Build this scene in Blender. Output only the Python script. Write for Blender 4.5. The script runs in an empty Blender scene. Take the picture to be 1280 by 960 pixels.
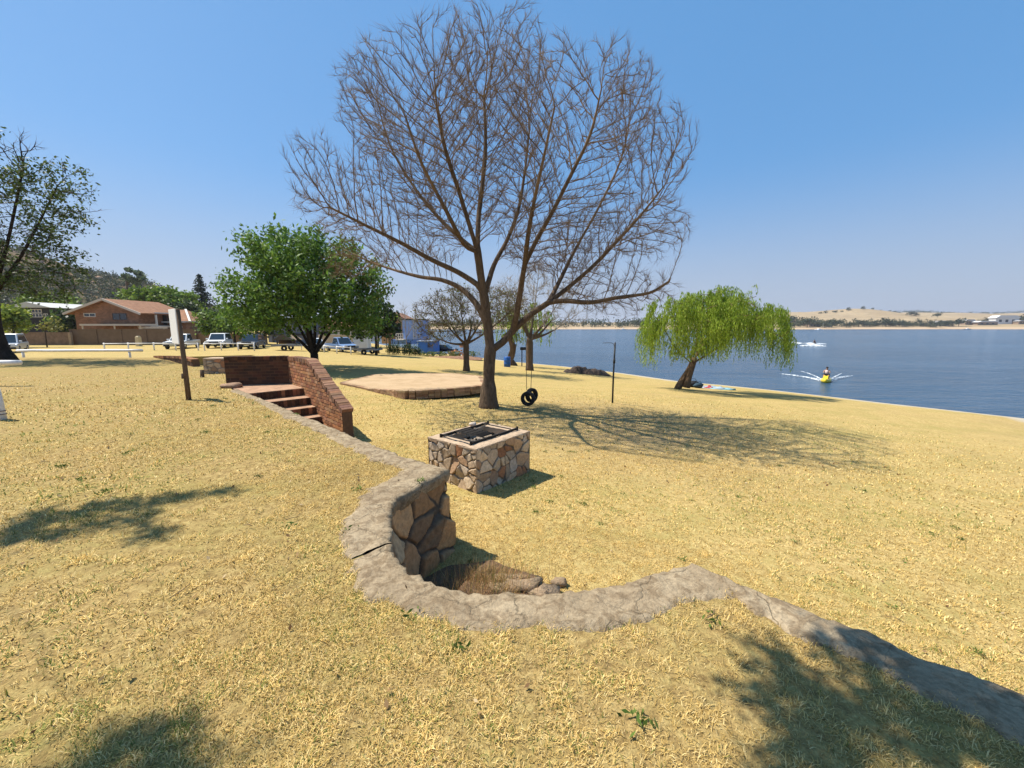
import bpy, bmesh, math, random
import numpy as np
from mathutils import Vector, Matrix, noise as mnoise
from mathutils.geometry import delaunay_2d_cdt
R = math.radians
rng = np.random.default_rng(11)
random.seed(5)
scene = bpy.context.scene
col = scene.collection

# ------------------------------------------------------------------ camera
PITCH = R(8.19); CAMZ = 1.65; F = 500.0
cam_d = bpy.data.cameras.new('camera'); cam = bpy.data.objects.new('camera', cam_d); col.objects.link(cam)
cam.location = (0, 0, CAMZ); cam.rotation_euler = (math.pi/2 - PITCH, 0, 0)
cam_d.sensor_width = 36.0; cam_d.lens = 36.0*F/1280.0
cam_d.clip_start = 0.05; cam_d.clip_end = 20000
scene.camera = cam
SP, CP = math.sin(PITCH), math.cos(PITCH)

def ray(u, v):
    dx, yv = (u-640)/F, (480-v)/F
    return Vector((dx, CP+yv*SP, -SP+yv*CP))
def at_z(u, v, z):            # point of the view line at height z
    d = ray(u, v); t = (z-CAMZ)/d.z
    return Vector((d.x*t, d.y*t, z))
def at_y(u, v, y):            # point of the view line at distance y
    d = ray(u, v); t = y/d.y
    return Vector((d.x*t, y, CAMZ+d.z*t))

# ------------------------------------------------------------------ mesh helpers
class MB:
    def __init__(s): s.v = []; s.f = []; s.m = []; s.sm = []
    def add(s, vs, fs, mi=0, smooth=False):
        b = len(s.v); s.v.extend([tuple(p) for p in vs])
        for f in fs:
            s.f.append(tuple(b+i for i in f)); s.m.append(mi); s.sm.append(smooth)
    def box(s, c, size, rz=0, mi=0, taper=1.0, rot=None):
        cx, cy, cz = c; hx, hy, hz = size[0]/2, size[1]/2, size[2]/2
        vs = []
        for z, k in ((-hz, 1), (hz, taper)):
            for x, y in ((-hx, -hy), (hx, -hy), (hx, hy), (-hx, hy)):
                p = Vector((x*k, y*k, z))
                if rot is not None: p = rot @ p
                elif rz: p = Matrix.Rotation(rz, 3, 'Z') @ p
                vs.append((cx+p.x, cy+p.y, cz+p.z))
        s.add(vs, [(0,3,2,1),(4,5,6,7),(0,1,5,4),(1,2,6,5),(2,3,7,6),(3,0,4,7)], mi)
    def bar(s, a, b, w, h, mi=0):          # rectangular bar between two points
        a, b = Vector(a), Vector(b); d = b-a; L = d.length
        if L < 1e-6: return
        q = d.to_track_quat('X', 'Z').to_matrix()
        s.box((a+b)/2, (L, w, h), mi=mi, rot=q)
    def tube(s, pts, rad, n=8, mi=0, caps=True):
        pts = [Vector(p) for p in pts]
        if not hasattr(rad, '__len__'): rad = [rad]*len(pts)
        vs = []; fs = []
        t0 = (pts[1]-pts[0]).normalized()
        up = Vector((0,0,1)) if abs(t0.z) < .9 else Vector((1,0,0))
        nrm = t0.cross(up).normalized()
        for i, p in enumerate(pts):
            t = (pts[min(i+1, len(pts)-1)]-pts[max(i-1, 0)])
            t = t.normalized() if t.length > 1e-9 else t0
            nrm = (nrm - t*nrm.dot(t))
            nrm = nrm.normalized() if nrm.length > 1e-6 else t.orthogonal().normalized()
            b = t.cross(nrm)
            for k in range(n):
                a = 2*math.pi*k/n
                vs.append(p + (nrm*math.cos(a)+b*math.sin(a))*rad[i])
        for i in range(len(pts)-1):
            for k in range(n):
                k2 = (k+1) % n
                fs.append((i*n+k, i*n+k2, (i+1)*n+k2, (i+1)*n+k))
        if caps:
            fs.append(tuple(range(n-1, -1, -1))); fs.append(tuple((len(pts)-1)*n+k for k in range(n)))
        s.add(vs, fs, mi, True)
    def lathe(s, prof, c=(0,0,0), n=20, mi=0, axis='Z'):
        vs = []; fs = []
        for r, z in prof:
            for k in range(n):
                a = 2*math.pi*k/n
                p = (r*math.cos(a), r*math.sin(a), z)
                if axis == 'X': p = (z, r*math.cos(a), r*math.sin(a))
                if axis == 'Y': p = (r*math.cos(a), z, r*math.sin(a))
                vs.append((c[0]+p[0], c[1]+p[1], c[2]+p[2]))
        for i in range(len(prof)-1):
            for k in range(n):
                k2 = (k+1) % n
                fs.append((i*n+k, i*n+k2, (i+1)*n+k2, (i+1)*n+k))
        s.add(vs, fs, mi, True)
    def prism(s, poly, z0, z1, mi=0):
        n = len(poly); vs = [(x, y, z0) for x, y in poly]+[(x, y, z1) for x, y in poly]
        fs = [tuple(range(n-1, -1, -1)), tuple(range(n, 2*n))]
        for i in range(n): fs.append((i, (i+1) % n, n+(i+1) % n, n+i))
        s.add(vs, fs, mi)
    def extr(s, poly, y0, y1, mi=0, sc1=1.0):   # polygon in xz extruded along y
        n = len(poly); vs = [(x, y0, z) for x, z in poly]+[(x*sc1, y1, z) for x, z in poly]
        fs = [tuple(range(n)), tuple(range(2*n-1, n-1, -1))]
        for i in range(n): fs.append((i, n+i, n+(i+1) % n, (i+1) % n))
        s.add(vs, fs, mi)
    def quad(s, a, b, c, d, mi=0): s.add([a, b, c, d], [(0,1,2,3)], mi)
    def ball(s, c, r, n=10, mi=0, sc=(1,1,1), jit=0):
        vs = []; fs = []
        m = max(4, n//2)
        for i in range(m+1):
            th = math.pi*i/m
            for k in range(n):
                a = 2*math.pi*k/n
                p = Vector((math.sin(th)*math.cos(a), math.sin(th)*math.sin(a), math.cos(th)))
                q = 1+jit*mnoise.noise(p*1.7+Vector(c)*3.1) if jit else 1
                vs.append((c[0]+p.x*r*sc[0]*q, c[1]+p.y*r*sc[1]*q, c[2]+p.z*r*sc[2]*q))
        for i in range(m):
            for k in range(n):
                fs.append((i*n+k, (i+1)*n+k, (i+1)*n+(k+1) % n, i*n+(k+1) % n))
        s.add(vs, fs, mi, True)

def link(name, me, mats, parent=None, loc=None, rz=0):
    o = bpy.data.objects.new(name, me); col.objects.link(o)
    for m in (mats if isinstance(mats, (list, tuple)) else [mats]): me.materials.append(m)
    if parent is not None: o.parent = parent
    if loc is not None: o.location = loc
    if rz: o.rotation_euler = (0, 0, rz)
    return o
def build(name, mb, mats, parent=None, loc=None, rz=0, bevel=0, colors=None):
    me = bpy.data.meshes.new(name)
    me.from_pydata(mb.v, [], mb.f)
    me.polygons.foreach_set('material_index', mb.m)
    me.polygons.foreach_set('use_smooth', mb.sm)
    bm = bmesh.new(); bm.from_mesh(me)
    bmesh.ops.recalc_face_normals(bm, faces=bm.faces); bm.to_mesh(me); bm.free()
    if colors is not None: set_col(me, np.asarray(colors, np.float32))
    me.update()
    o = link(name, me, mats, parent, loc, rz)
    if bevel:
        md = o.modifiers.new('bevel', 'BEVEL'); md.width = bevel; md.segments = 2; md.limit_method = 'ANGLE'
    return o
def set_col(me, c):
    a = me.color_attributes.new('Col', 'FLOAT_COLOR', 'POINT')
    if c.shape[1] == 3: c = np.concatenate([c, np.ones((len(c), 1), np.float32)], 1)
    a.data.foreach_set('color', np.ascontiguousarray(c, np.float32).ravel())
def np_mesh(name, V, faces_n, idx, colors=None, smooth=False):
    """faces_n: vertices per face (array), idx: flat loop indices"""
    me = bpy.data.meshes.new(name)
    me.vertices.add(len(V)); me.vertices.foreach_set('co', np.ascontiguousarray(V, np.float32).ravel())
    me.loops.add(len(idx)); me.loops.foreach_set('vertex_index', np.ascontiguousarray(idx, np.int32))
    st = np.concatenate([[0], np.cumsum(faces_n)[:-1]]).astype(np.int32)
    me.polygons.add(len(faces_n)); me.polygons.foreach_set('loop_start', st)
    if smooth: me.polygons.foreach_set('use_smooth', np.ones(len(faces_n), bool))
    me.update(calc_edges=True); me.validate()
    if colors is not None: set_col(me, np.asarray(colors, np.float32))
    return me
def tag(o, label=None, cat=None, group=None, kind=None):
    if label: o['label'] = label
    if cat: o['category'] = cat
    if group: o['group'] = group
    if kind: o['kind'] = kind
    return o
def thing(name, label, cat, loc=(0,0,0), rz=0, group=None):
    o = bpy.data.objects.new(name, None); col.objects.link(o)
    o.empty_display_size = .2; o.location = loc; o.rotation_euler = (0, 0, rz)
    return tag(o, label, cat, group)
def kids(o): return [c for c in bpy.data.objects if c.parent == o]
def copy_tree(o, loc=None, rz=None, parent=None, scale=None):
    c = o.copy(); col.objects.link(c)
    if parent is not None: c.parent = parent
    if loc is not None: c.location = loc
    if rz is not None: c.rotation_euler = (0, 0, rz)
    if scale is not None: c.scale = (scale,)*3
    for ch in kids(o): copy_tree(ch, parent=c)
    return c

# ------------------------------------------------------------------ materials
class NT:
    def __init__(s, name):
        s.mat = bpy.data.materials.new(name); s.mat.use_nodes = True
        s.t = s.mat.node_tree; s.t.nodes.clear()
        s.out = s.n('ShaderNodeOutputMaterial'); s.b = s.n('ShaderNodeBsdfPrincipled')
        s.l(s.b.outputs[0], s.out.inputs[0])
    def n(s, ty, **kw):
        x = s.t.nodes.new(ty)
        for k, v in kw.items(): setattr(x, k, v)
        return x
    def l(s, a, b): s.t.links.new(a, b)
    def noise(s, vec, scale, detail=4, rough=.6, dist=0):
        x = s.n('ShaderNodeTexNoise'); x.inputs['Scale'].default_value = scale; x.inputs['Detail'].default_value = detail
        x.inputs['Roughness'].default_value = rough; x.inputs['Distortion'].default_value = dist
        if vec is not None: s.l(vec, x.inputs['Vector'])
        return x.outputs['Fac']
    def ramp(s, fac, stops):
        x = s.n('ShaderNodeValToRGB'); s.l(fac, x.inputs[0]); cr = x.color_ramp
        while len(cr.elements) < len(stops): cr.elements.new(.5)
        for e, (p, c) in zip(cr.elements, stops):
            e.position = p; e.color = tuple(c)+(1,) if hasattr(c, '__len__') else (c, c, c, 1)
        return x.outputs[0]
    def mix(s, fac, a, b, mode='MIX'):
        x = s.n('ShaderNodeMix', data_type='RGBA', blend_type=mode)
        for sock, val in ((x.inputs[0], fac), (x.inputs[6], a), (x.inputs[7], b)):
            if hasattr(val, 'is_linked'): s.l(val, sock)
            else: sock.default_value = (tuple(val)+(1,)) if hasattr(val, '__len__') else val
        return x.outputs[2]
    def math(s, op, a, b=0.0, clamp=False):
        x = s.n('ShaderNodeMath', operation=op, use_clamp=clamp)
        for sock, val in ((x.inputs[0], a), (x.inputs[1], b)):
            if hasattr(val, 'is_linked'): s.l(val, sock)
            else: sock.default_value = val
        return x.outputs[0]
    def bump(s, h, strength=.3, dist=.02):
        x = s.n('ShaderNodeBump'); x.inputs['Strength'].default_value = strength; x.inputs['Distance'].default_value = dist
        s.l(h, x.inputs['Height']); s.l(x.outputs[0], s.b.inputs['Normal'])
    def setb(s, rough=.7, spec=.3, metal=0):
        s.b.inputs['Roughness'].default_value = rough; s.b.inputs['Specular IOR Level'].default_value = spec
        s.b.inputs['Metallic'].default_value = metal
def obj_vec(s): return s.n('ShaderNodeTexCoord').outputs['Object']
def pos_vec(s): return s.n('ShaderNodeNewGeometry').outputs['Position']
_mats = {}
def M(name, c, rough=.7, var=.18, scale=6.0, bump=0, bscale=40, metal=0, spec=.3):
    if name in _mats: return _mats[name]
    s = NT(name); s.setb(rough, spec, metal); v = obj_vec(s)
    f = s.noise(v, scale, 6, .65)
    lo = tuple(max(0, x*(1-var)) for x in c); hi = tuple(min(1, x*(1+var)) for x in c)
    s.l(s.ramp(f, [(.3, lo), (.7, hi)]), s.b.inputs['Base Color'])
    if bump: s.bump(s.noise(v, bscale, 5, .65), bump, .02)
    _mats[name] = s.mat
    return s.mat
def M_col(name, rough=.85, var=.2, scale=30, bump=.3, bdist=.01, trans=0, spec=.2, bscale=60):
    """base colour from the mesh's Col attribute, times a noise"""
    if name in _mats: return _mats[name]
    s = NT(name); s.setb(rough, spec)
    a = s.n('ShaderNodeVertexColor', layer_name='Col').outputs[0]
    c = a
    if var:
        v = obj_vec(s)
        f = s.noise(v, scale, 5, .65)
        c = s.mix(1.0, a, s.ramp(f, [(.3, 1-var), (.7, 1+var)]), 'MULTIPLY')
        if bump: s.bump(s.noise(v, bscale, 5, .6), bump, bdist)
    s.l(c, s.b.inputs['Base Color'])
    if trans:
        tr = s.n('ShaderNodeBsdfTranslucent'); s.l(c, tr.inputs[0])
        mx = s.n('ShaderNodeMixShader'); mx.inputs[0].default_value = trans
        s.l(s.b.outputs[0], mx.inputs[1]); s.l(tr.outputs[0], mx.inputs[2]); s.l(mx.outputs[0], s.out.inputs[0])
    _mats[name] = s.mat
    return s.mat
def glass(name, c=(.02,.03,.04)):
    if name in _mats: return _mats[name]
    s = NT(name); s.setb(.06, .6); s.b.inputs['Base Color'].default_value = tuple(c)+(1,)
    v = obj_vec(s); s.bump(s.noise(v, 1.5, 2), .03, .05)
    _mats[name] = s.mat
    return s.mat

# ------------------------------------------------------------------ light
SUN_AZ = Vector((-.955, .30, 0)).normalized(); SUN_EL = R(58)
world = bpy.data.worlds.new('World'); scene.world = world; world.use_nodes = True
wt = world.node_tree; wt.nodes.clear()
wo = wt.nodes.new('ShaderNodeOutputWorld'); bg = wt.nodes.new('ShaderNodeBackground'); sky = wt.nodes.new('ShaderNodeTexSky')
sky.sky_type = 'NISHITA'; sky.sun_disc = False; sky.sun_elevation = SUN_EL
sky.sun_rotation = math.atan2(SUN_AZ.x, SUN_AZ.y) % (2*math.pi)
sky.altitude = 0; sky.air_density = 1.05; sky.dust_density = .5; sky.ozone_density = 2.0
bg.inputs[1].default_value = .074
# hazy dry-season air: the sky pales to lavender grey towards the horizon
tc = wt.nodes.new('ShaderNodeTexCoord'); sx = wt.nodes.new('ShaderNodeSeparateXYZ'); wt.links.new(tc.outputs['Generated'], sx.inputs[0])
hz_ = wt.nodes.new('ShaderNodeValToRGB'); wt.links.new(sx.outputs[2], hz_.inputs[0]); hz_.color_ramp.interpolation = 'EASE'
hz_.color_ramp.elements[0].position = 0.0; hz_.color_ramp.elements[0].color = (.82,.82,.82,1); hz_.color_ramp.elements[1].position = .34; hz_.color_ramp.elements[1].color = (0,0,0,1)
mxh = wt.nodes.new('ShaderNodeMix'); mxh.data_type = 'RGBA'; wt.links.new(hz_.outputs[0], mxh.inputs[0]); mxb = wt.nodes.new('ShaderNodeMix'); mxb.data_type = 'RGBA'; mxb.inputs[0].default_value = .55; wt.links.new(sky.outputs[0], mxb.inputs[6]); mxb.inputs[7].default_value = (.98,3.6,7.7,1); wt.links.new(mxb.outputs[2], mxh.inputs[6]); mxh.inputs[7].default_value = (4.0,4.4,5.35,1)
wt.links.new(mxh.outputs[2], bg.inputs[0]); wt.links.new(bg.outputs[0], wo.inputs[0])
sd = bpy.data.lights.new('sun', 'SUN'); sd.energy = 5.0; sd.angle = R(.53); sd.color = (1, .93, .81)
sun = bpy.data.objects.new('sun', sd); col.objects.link(sun); sun.location = (-30, 10, 40)
to_sun = Vector((SUN_AZ.x*math.cos(SUN_EL), SUN_AZ.y*math.cos(SUN_EL), math.sin(SUN_EL)))
sun.rotation_euler = (-to_sun).to_track_quat('-Z', 'Y').to_euler()
scene.view_settings.view_transform = 'Standard'; scene.view_settings.look = 'None'
scene.view_settings.exposure = 0.70; scene.view_settings.gamma = 1.0
scene.render.engine = 'CYCLES'
scene.cycles.max_bounces = 6; scene.cycles.diffuse_bounces = 3; scene.cycles.glossy_bounces = 3
scene.cycles.transparent_max_bounces = 8; scene.cycles.caustics_reflective = False; scene.cycles.caustics_refractive = False
scene.cycles.sample_clamp_indirect = 4

# ------------------------------------------------------------------ terrain
WATER_Z = -2.95
_sh = [(1420,560),(1280,523),(1190,513),(1107,504),(1030,495),(960,487),(900,481),(850,477),(773,466),(700,457.5),(640,452)]
shore = [Vector((60,-40,0)), Vector((44,-8,0))]+[at_z(u, v, -2.85) for u, v in _sh]+[Vector((-14,72,0)), Vector((-45,120,0)), Vector((-110,250,0)), Vector((-260,640,0)), Vector((-2500,3000,0))]
SH = np.array([(p.x, p.y) for p in shore])
def shore_dist(x, y):        # positive on land (left of the line)
    x = np.asarray(x, float); y = np.asarray(y, float)
    best = np.full(x.shape, 1e9); sign = np.ones(x.shape)
    for i in range(len(SH)-1):
        a, b = SH[i], SH[i+1]; ab = b-a; L2 = (ab**2).sum()
        t = np.clip(((x-a[0])*ab[0]+(y-a[1])*ab[1])/L2, 0, 1)
        dx, dy = x-(a[0]+t*ab[0]), y-(a[1]+t*ab[1]); d = np.hypot(dx, dy)
        cr = ab[0]*dy-ab[1]*dx
        m = d < best; best = np.where(m, d, best); sign = np.where(m, np.sign(cr), sign)
    return best*sign
LAWN = -.95
def lawn_z(x, y):
    d = shore_dist(x, y)
    s = np.clip(1-d/26, 0, 1)**1.15
    z = LAWN-1.9*s
    z = np.where(d < 0, -2.85+np.maximum(d*.14, -1.4), z)
    x = np.asarray(x, float); y = np.asarray(y, float)
    return z+.03*np.sin(x*.7+1.3)*np.sin(y*.55)*np.clip((np.hypot(x, y)-8)/8, 0, 1)*(d > 1)
def gz(x, y): return float(lawn_z(np.array([x]), np.array([y]))[0])
def on_lawn(u, v):           # point of the lawn seen along a view line
    d = ray(u, v); lo, hi = 1.0, 400.0
    ts = np.linspace(2, 200, 4000)
    zz = CAMZ+d.z*ts-lawn_z(d.x*ts, d.y*ts)
    k = int(np.argmax(zz < 0)); t = ts[k]
    return Vector((d.x*t, d.y*t, float(lawn_z(np.array([d.x*t]), np.array([d.y*t]))[0])))
def gx(u, y, z=LAWN): return (u-640)/F*(y*CP-(z-CAMZ)*SP)
def gp(u, y):                # ground point in picture column u at distance y
    x = gx(u, y); return Vector((x, y, gz(x, y)))
def zv(v, y):                # height of picture row v at distance y
    return at_y(640, v, y).z

def fbm(x, y, z=0): return mnoise.fractal(Vector((x, y, z)), 1.0, 2.0, 4)

# pale grass, sand at the waterline
s = NT('dry_lawn'); s.setb(.95, .1); pv = pos_vec(s)
sep = s.n('ShaderNodeSeparateXYZ'); s.l(pv, sep.inputs[0])
n_big = s.noise(pv, .16, 4, .6); n_mid = s.noise(pv, 1.3, 5, .65); n_f = s.noise(pv, 14, 6, .7); n_ff = s.noise(pv, 70, 4, .7)
mp = s.n('ShaderNodeMapping'); mp.inputs['Rotation'].default_value = (0, 0, R(38)); mp.inputs['Scale'].default_value = (.5, 3.2, 1); s.l(pv, mp.inputs[0])
n_str = s.noise(mp.outputs[0], 1.2, 3, .6)
c = s.ramp(n_f, [(.28, (.25,.165,.06)), (.5, (.45,.325,.125)), (.75, (.58,.455,.205))])
gfac = s.math('MULTIPLY', s.ramp(n_mid, [(.46, 0.0), (.7, .9)]), s.ramp(n_f, [(.35, .15), (.62, .75)]))
gfac = s.math('MULTIPLY', gfac, s.ramp(n_str, [(.3, .35), (.7, 1.0)]))
c = s.mix(gfac, c, (.18,.20,.04))
c = s.mix(s.ramp(n_big, [(.52, 0.0), (.72, .55)]), c, (.38,.265,.12))
c = s.mix(1.0, c, s.ramp(n_ff, [(.25, .55), (.7, 1.3)]), 'MULTIPLY')
mp2 = s.n('ShaderNodeMapping'); mp2.inputs['Rotation'].default_value = (0, 0, R(-38)); mp2.inputs['Scale'].default_value = (.35, 1.6, 1); s.l(pv, mp2.inputs[0])
band = s.noise(mp2.outputs[0], .55, 4, .6, .3)
c = s.mix(s.math('MULTIPLY', s.ramp(band, [(.48, 0.0), (.66, .42)]), s.ramp(n_f, [(.3, .35), (.65, 1.0)])), c, (.27,.235,.07))
# bare earth right of the tree, its fine twig shade mixed into the colour
vd = s.n('ShaderNodeVectorMath', operation='DISTANCE'); s.l(pv, vd.inputs[0]); vd.inputs[1].default_value = (3.6, 11.6, -1.0)
bare = s.math('MULTIPLY', s.math('SUBTRACT', 1.0, s.math('DIVIDE', vd.outputs['Value'], 5.6), True), s.ramp(n_mid, [(.3, .4), (.6, 1.6)]), True)  # mask for both the bare earth and the painted twig shade
c = s.mix(s.math('MULTIPLY', bare, .75), c, (.31,.215,.115))
zz = s.math('ADD', sep.outputs[2], s.math('MULTIPLY', s.math('SUBTRACT', n_mid, .5), .12))
mr = s.n('ShaderNodeMapRange'); s.l(zz, mr.inputs[0]); mr.inputs[1].default_value = -2.80; mr.inputs[2].default_value = -2.74; mr.inputs[3].default_value = 1; mr.inputs[4].default_value = 0
c = s.mix(mr.outputs[0], c, (.43,.37,.275))
s.l(c, s.b.inputs['Base Color'])
s.bump(s.math('ADD', n_f, s.math('MULTIPLY', n_ff, .5)), .55, .05)
MAT_LAWN = s.mat

def axis(lo, hi, step, far, grow=1.18):
    a = list(np.arange(lo, hi+1e-6, step)); d = step
    while a[-1] < far: d *= grow; a.append(a[-1]+d)
    d = step
    while a[0] > -far: d *= grow; a.insert(0, a[0]-d)
    return np.array(a)
def grid_mesh(name, xs, ys, zf, mat, colors=None):
    X, Y = np.meshgrid(xs, ys); Z = zf(X, Y)
    V = np.stack([X, Y, Z], -1).reshape(-1, 3); nx, ny = len(xs), len(ys)
    i = np.arange(nx-1); j = np.arange(ny-1); I, J = np.meshgrid(i, j); b = (J*nx+I).ravel()
    q = np.stack([b, b+1, b+nx+1, b+nx], 1)
    me = np_mesh(name, V, np.full(len(q), 4), q.ravel(), None, True)
    return link(name, me, mat)
ground = grid_mesh('lawn', axis(-25, 45, .7, 4000), axis(-6, 62, .7, 6000), lawn_z, MAT_LAWN)
tag(ground, kind='structure')

# lake
s = NT('lake_water'); s.setb(.16, .22); s.b.inputs['IOR'].default_value = 1.33
pv = pos_vec(s)
mp = s.n('ShaderNodeMapping'); mp.inputs['Rotation'].default_value = (0, 0, R(12)); mp.inputs['Scale'].default_value = (.55, 1.5, 1); s.l(pv, mp.inputs[0])
w1 = s.noise(mp.outputs[0], .9, 5, .62, .4); w2 = s.noise(mp.outputs[0], .035, 3, .6); w3 = s.noise(mp.outputs[0], .22, 3, .6, .3)
s.l(s.ramp(w2, [(.35, (.026,.060,.105)), (.65, (.038,.082,.138))]), s.b.inputs['Base Color'])
h = s.math('ADD', w1, s.math('MULTIPLY', w3, 1.6)); s.bump(h, .9, .35)
MAT_WATER = s.mat
water = grid_mesh('lake_water', axis(-60, 120, 4, 3000, 1.3), axis(0, 140, 4, 1500, 1.3), lambda X, Y: np.full(X.shape, WATER_Z), MAT_WATER)
tag(water, kind='structure')

# far shore: golden veld rising to a low koppie
def far_z(X, Y):
    sh = 657+14*np.sin(X*.011)+8*np.sin(X*.034+1)
    r = X/np.maximum(Y, 1); k = .28+.72*np.clip((r-.42)/.22, 0, 1)
    d = Y-sh
    z = -3.3+np.where(d < 0, d*.05, np.minimum(d, 70)*.075+np.clip(d-70, 0, 780)*.063*k)
    kop = 13*np.exp(-((X-985)/105)**2-((Y-1190)/170)**2)+11*np.exp(-np.abs((X-1035)/62)**3-((Y-1200)/120)**2)
    wob = 2.2*np.sin(X*.013+.5)*np.sin(Y*.009)+1.2*np.sin(X*.031)*np.sin(Y*.021+2)
    return z+kop+np.where(d > 60, wob*np.clip(d/300, 0, 1), 0)
s = NT('golden_veld'); s.setb(.95, .05); pv = pos_vec(s)
f1 = s.noise(pv, .012, 5, .65); f2 = s.noise(pv, .09, 4, .7)
c = s.ramp(f1, [(.3, (.27,.20,.12)), (.55, (.35,.265,.16)), (.75, (.40,.31,.19))])
c = s.mix(s.ramp(f2, [(.52, 0.0), (.66, .8)]), c, (.19,.16,.095))
sep = s.n('ShaderNodeSeparateXYZ'); s.l(pv, sep.inputs[0])
mr = s.n('ShaderNodeMapRange'); s.l(sep.outputs[2], mr.inputs[0]); mr.inputs[1].default_value = 1.2; mr.inputs[2].default_value = 0.2; mr.inputs[3].default_value = 0; mr.inputs[4].default_value = 1
c = s.mix(mr.outputs[0], c, (.42,.31,.20)); s.l(c, s.b.inputs['Base Color'])
far = grid_mesh('far_shore_land', np.concatenate([np.arange(-900, 2300, 22), np.geomspace(2400, 9000, 14)]), np.concatenate([np.arange(630, 1700, 16), np.geomspace(1720, 9000, 22)]), far_z, s.mat)
tag(far, kind='structure')

# rocky hill on the left
def hill_z(X, Y):
    b = 66*np.exp(-((X+425)/172)**2-((Y-310)/130)**2)
    w = 2.5*np.sin(X*.06+Y*.02)+1.8*np.sin(X*.14+1.1)*np.sin(Y*.11)
    return -3.5+b+w*np.clip(b/30, 0, 1)
s = NT('rocky_slope'); s.setb(.95, .05); pv = pos_vec(s)
f1 = s.noise(pv, .03, 5, .65); f2 = s.noise(pv, .22, 5, .7)
c = s.ramp(f1, [(.3, (.10,.072,.036)), (.55, (.17,.11,.06)), (.7, (.075,.07,.028))])
c = s.mix(s.ramp(f2, [(.4, 0.0), (.6, .9)]), c, (.055,.062,.024)); s.l(c, s.b.inputs['Base Color'])
s.bump(f2, .8, 1.5)
hill = grid_mesh('hill', np.arange(-760, -60, 9), np.arange(110, 560, 9), hill_z, s.mat)
tag(hill, kind='structure')
# ------------------------------------------------------------------ terrace and its retaining wall
class CMB(MB):
    def __init__(s): super().__init__(); s.c = []; s.cur = (.5,.5,.5)
    def add(s, vs, fs, mi=0, smooth=False):
        super().add(vs, fs, mi, smooth); s.c.extend([s.cur]*len(vs))
def vary(c, k=.2):
    q = 1+random.uniform(-k, k); return tuple(max(.002, x*q*(1+random.uniform(-.06, .06))) for x in c)

_out = [(288,489),(340,514),(395,539),(440,563),(480,581),(505,588),(490,597),(467,610),(447,631),(432,660),(422,695),(441,736),(473,750),(531,771),(575,784),(633,791),(691,788),(760,782),(827,769),(850,757),(895,747),(917,745),(945,767),(990,796),(1044,818),(1099,848),(1153,876),(1212,900),(1280,939)]
_in = [(296,487),(350,509),(410,535),(455,553),(500,571),(557,588),(540,598),(515,612),(494,625),(485,645),(484,675),(490,702),(505,717),(545,735),(585,746),(635,747),(690,748),(754,740),(809,726),(840,717),(868,710),(895,722),(927,735),(972,753),(1026,778),(1085,798),(1145,826),(1200,846),(1280,878)]
OUT = [at_z(u, v, 0) for u, v in _out]; INN = [at_z(u, v, 0) for u, v in _in]
OUT = [o_.lerp(INN[i_], .14*min(1, max(0, (i_-21)/4))) for i_, o_ in enumerate(OUT)]   # the coping narrows towards the right
dO, dI = (OUT[-1]-OUT[-3]).normalized(), (INN[-1]-INN[-3]).normalized()
OUT += [OUT[-1]+dI*2, OUT[-1]+dI*5.5]; INN += [INN[-1]+dI*2, INN[-1]+dI*5.5]

A_l = at_z(283, 482, 0); B_l = at_z(362, 479.5, 0)
block_p = at_z(255, 468, 0)
lw0 = at_z(192, 445.2, 0); lw1 = at_z(241, 459, 0)
TERR = [p.xy for p in reversed([OUT[i]*.55+INN[i]*.45 for i in range(len(OUT))])]
TERR += [A_l.xy+Vector((-.02, .05)), Vector((A_l.x-.05, A_l.y+.5)), Vector((block_p.x+.6, block_p.y+.75)), Vector((lw1.x+.25, lw1.y+.3)), Vector((lw0.x, lw0.y+.4)), Vector((-24, 38)), Vector((-90, 44)), Vector((-90, -14)), Vector((TERR[0].x+2, -14))]
TP = np.array([(p.x, p.y) for p in TERR])
def inside(poly, x, y):
    r = np.zeros(x.shape, bool); n = len(poly); j = n-1
    for i in range(n):
        xi, yi = poly[i]; xj, yj = poly[j]
        m = ((yi > y) != (yj > y)) & (x < (xj-xi)*(y-yi)/((yj-yi)+1e-12)+xi)
        r ^= m; j = i
    return r
def terr_z(x, y):
    x = np.asarray(x, float); y = np.asarray(y, float)
    t = np.clip((y-21-.0*(x))/9, 0, 1); t = t*t*(3-2*t)
    far_in = np.clip((np.hypot(x-1, y-3)-3)/6, 0, 1)
    return -1.02*t+.02*np.sin(x*.9+.4)*np.sin(y*.8+1)*far_in
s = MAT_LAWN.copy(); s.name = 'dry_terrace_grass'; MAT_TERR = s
for nd in s.node_tree.nodes:              # thatch and soil between the blades, darkened so the gaps look deep
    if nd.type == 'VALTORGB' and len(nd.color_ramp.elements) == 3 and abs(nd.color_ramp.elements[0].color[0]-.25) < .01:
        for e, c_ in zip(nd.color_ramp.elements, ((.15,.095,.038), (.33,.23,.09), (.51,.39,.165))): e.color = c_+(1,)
gx_, gy_ = [], []
for st, x0, x1, y0, y1 in ((.35, -10, 8, -3, 14), (1.2, -88, -10, -12, 43), (1.2, -10, 10, -12, -3)):
    X, Y = np.meshgrid(np.arange(x0, x1, st), np.arange(y0, y1, st)); gx_.append(X.ravel()); gy_.append(Y.ravel())
X = np.concatenate(gx_); Y = np.concatenate(gy_); m = inside(TP, X, Y)
dd = np.min(np.hypot(X[:, None]-TP[None, :, 0], Y[:, None]-TP[None, :, 1]), 1); m &= dd > .12
pts2 = [Vector(p) for p in TERR]+[Vector((a, b)) for a, b in zip(X[m], Y[m])]
n0 = len(TERR)
vo, eo, fo, *_ = delaunay_2d_cdt(pts2, [(i, (i+1) % n0) for i in range(n0)], [list(range(n0))], 1, 1e-5)
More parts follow.
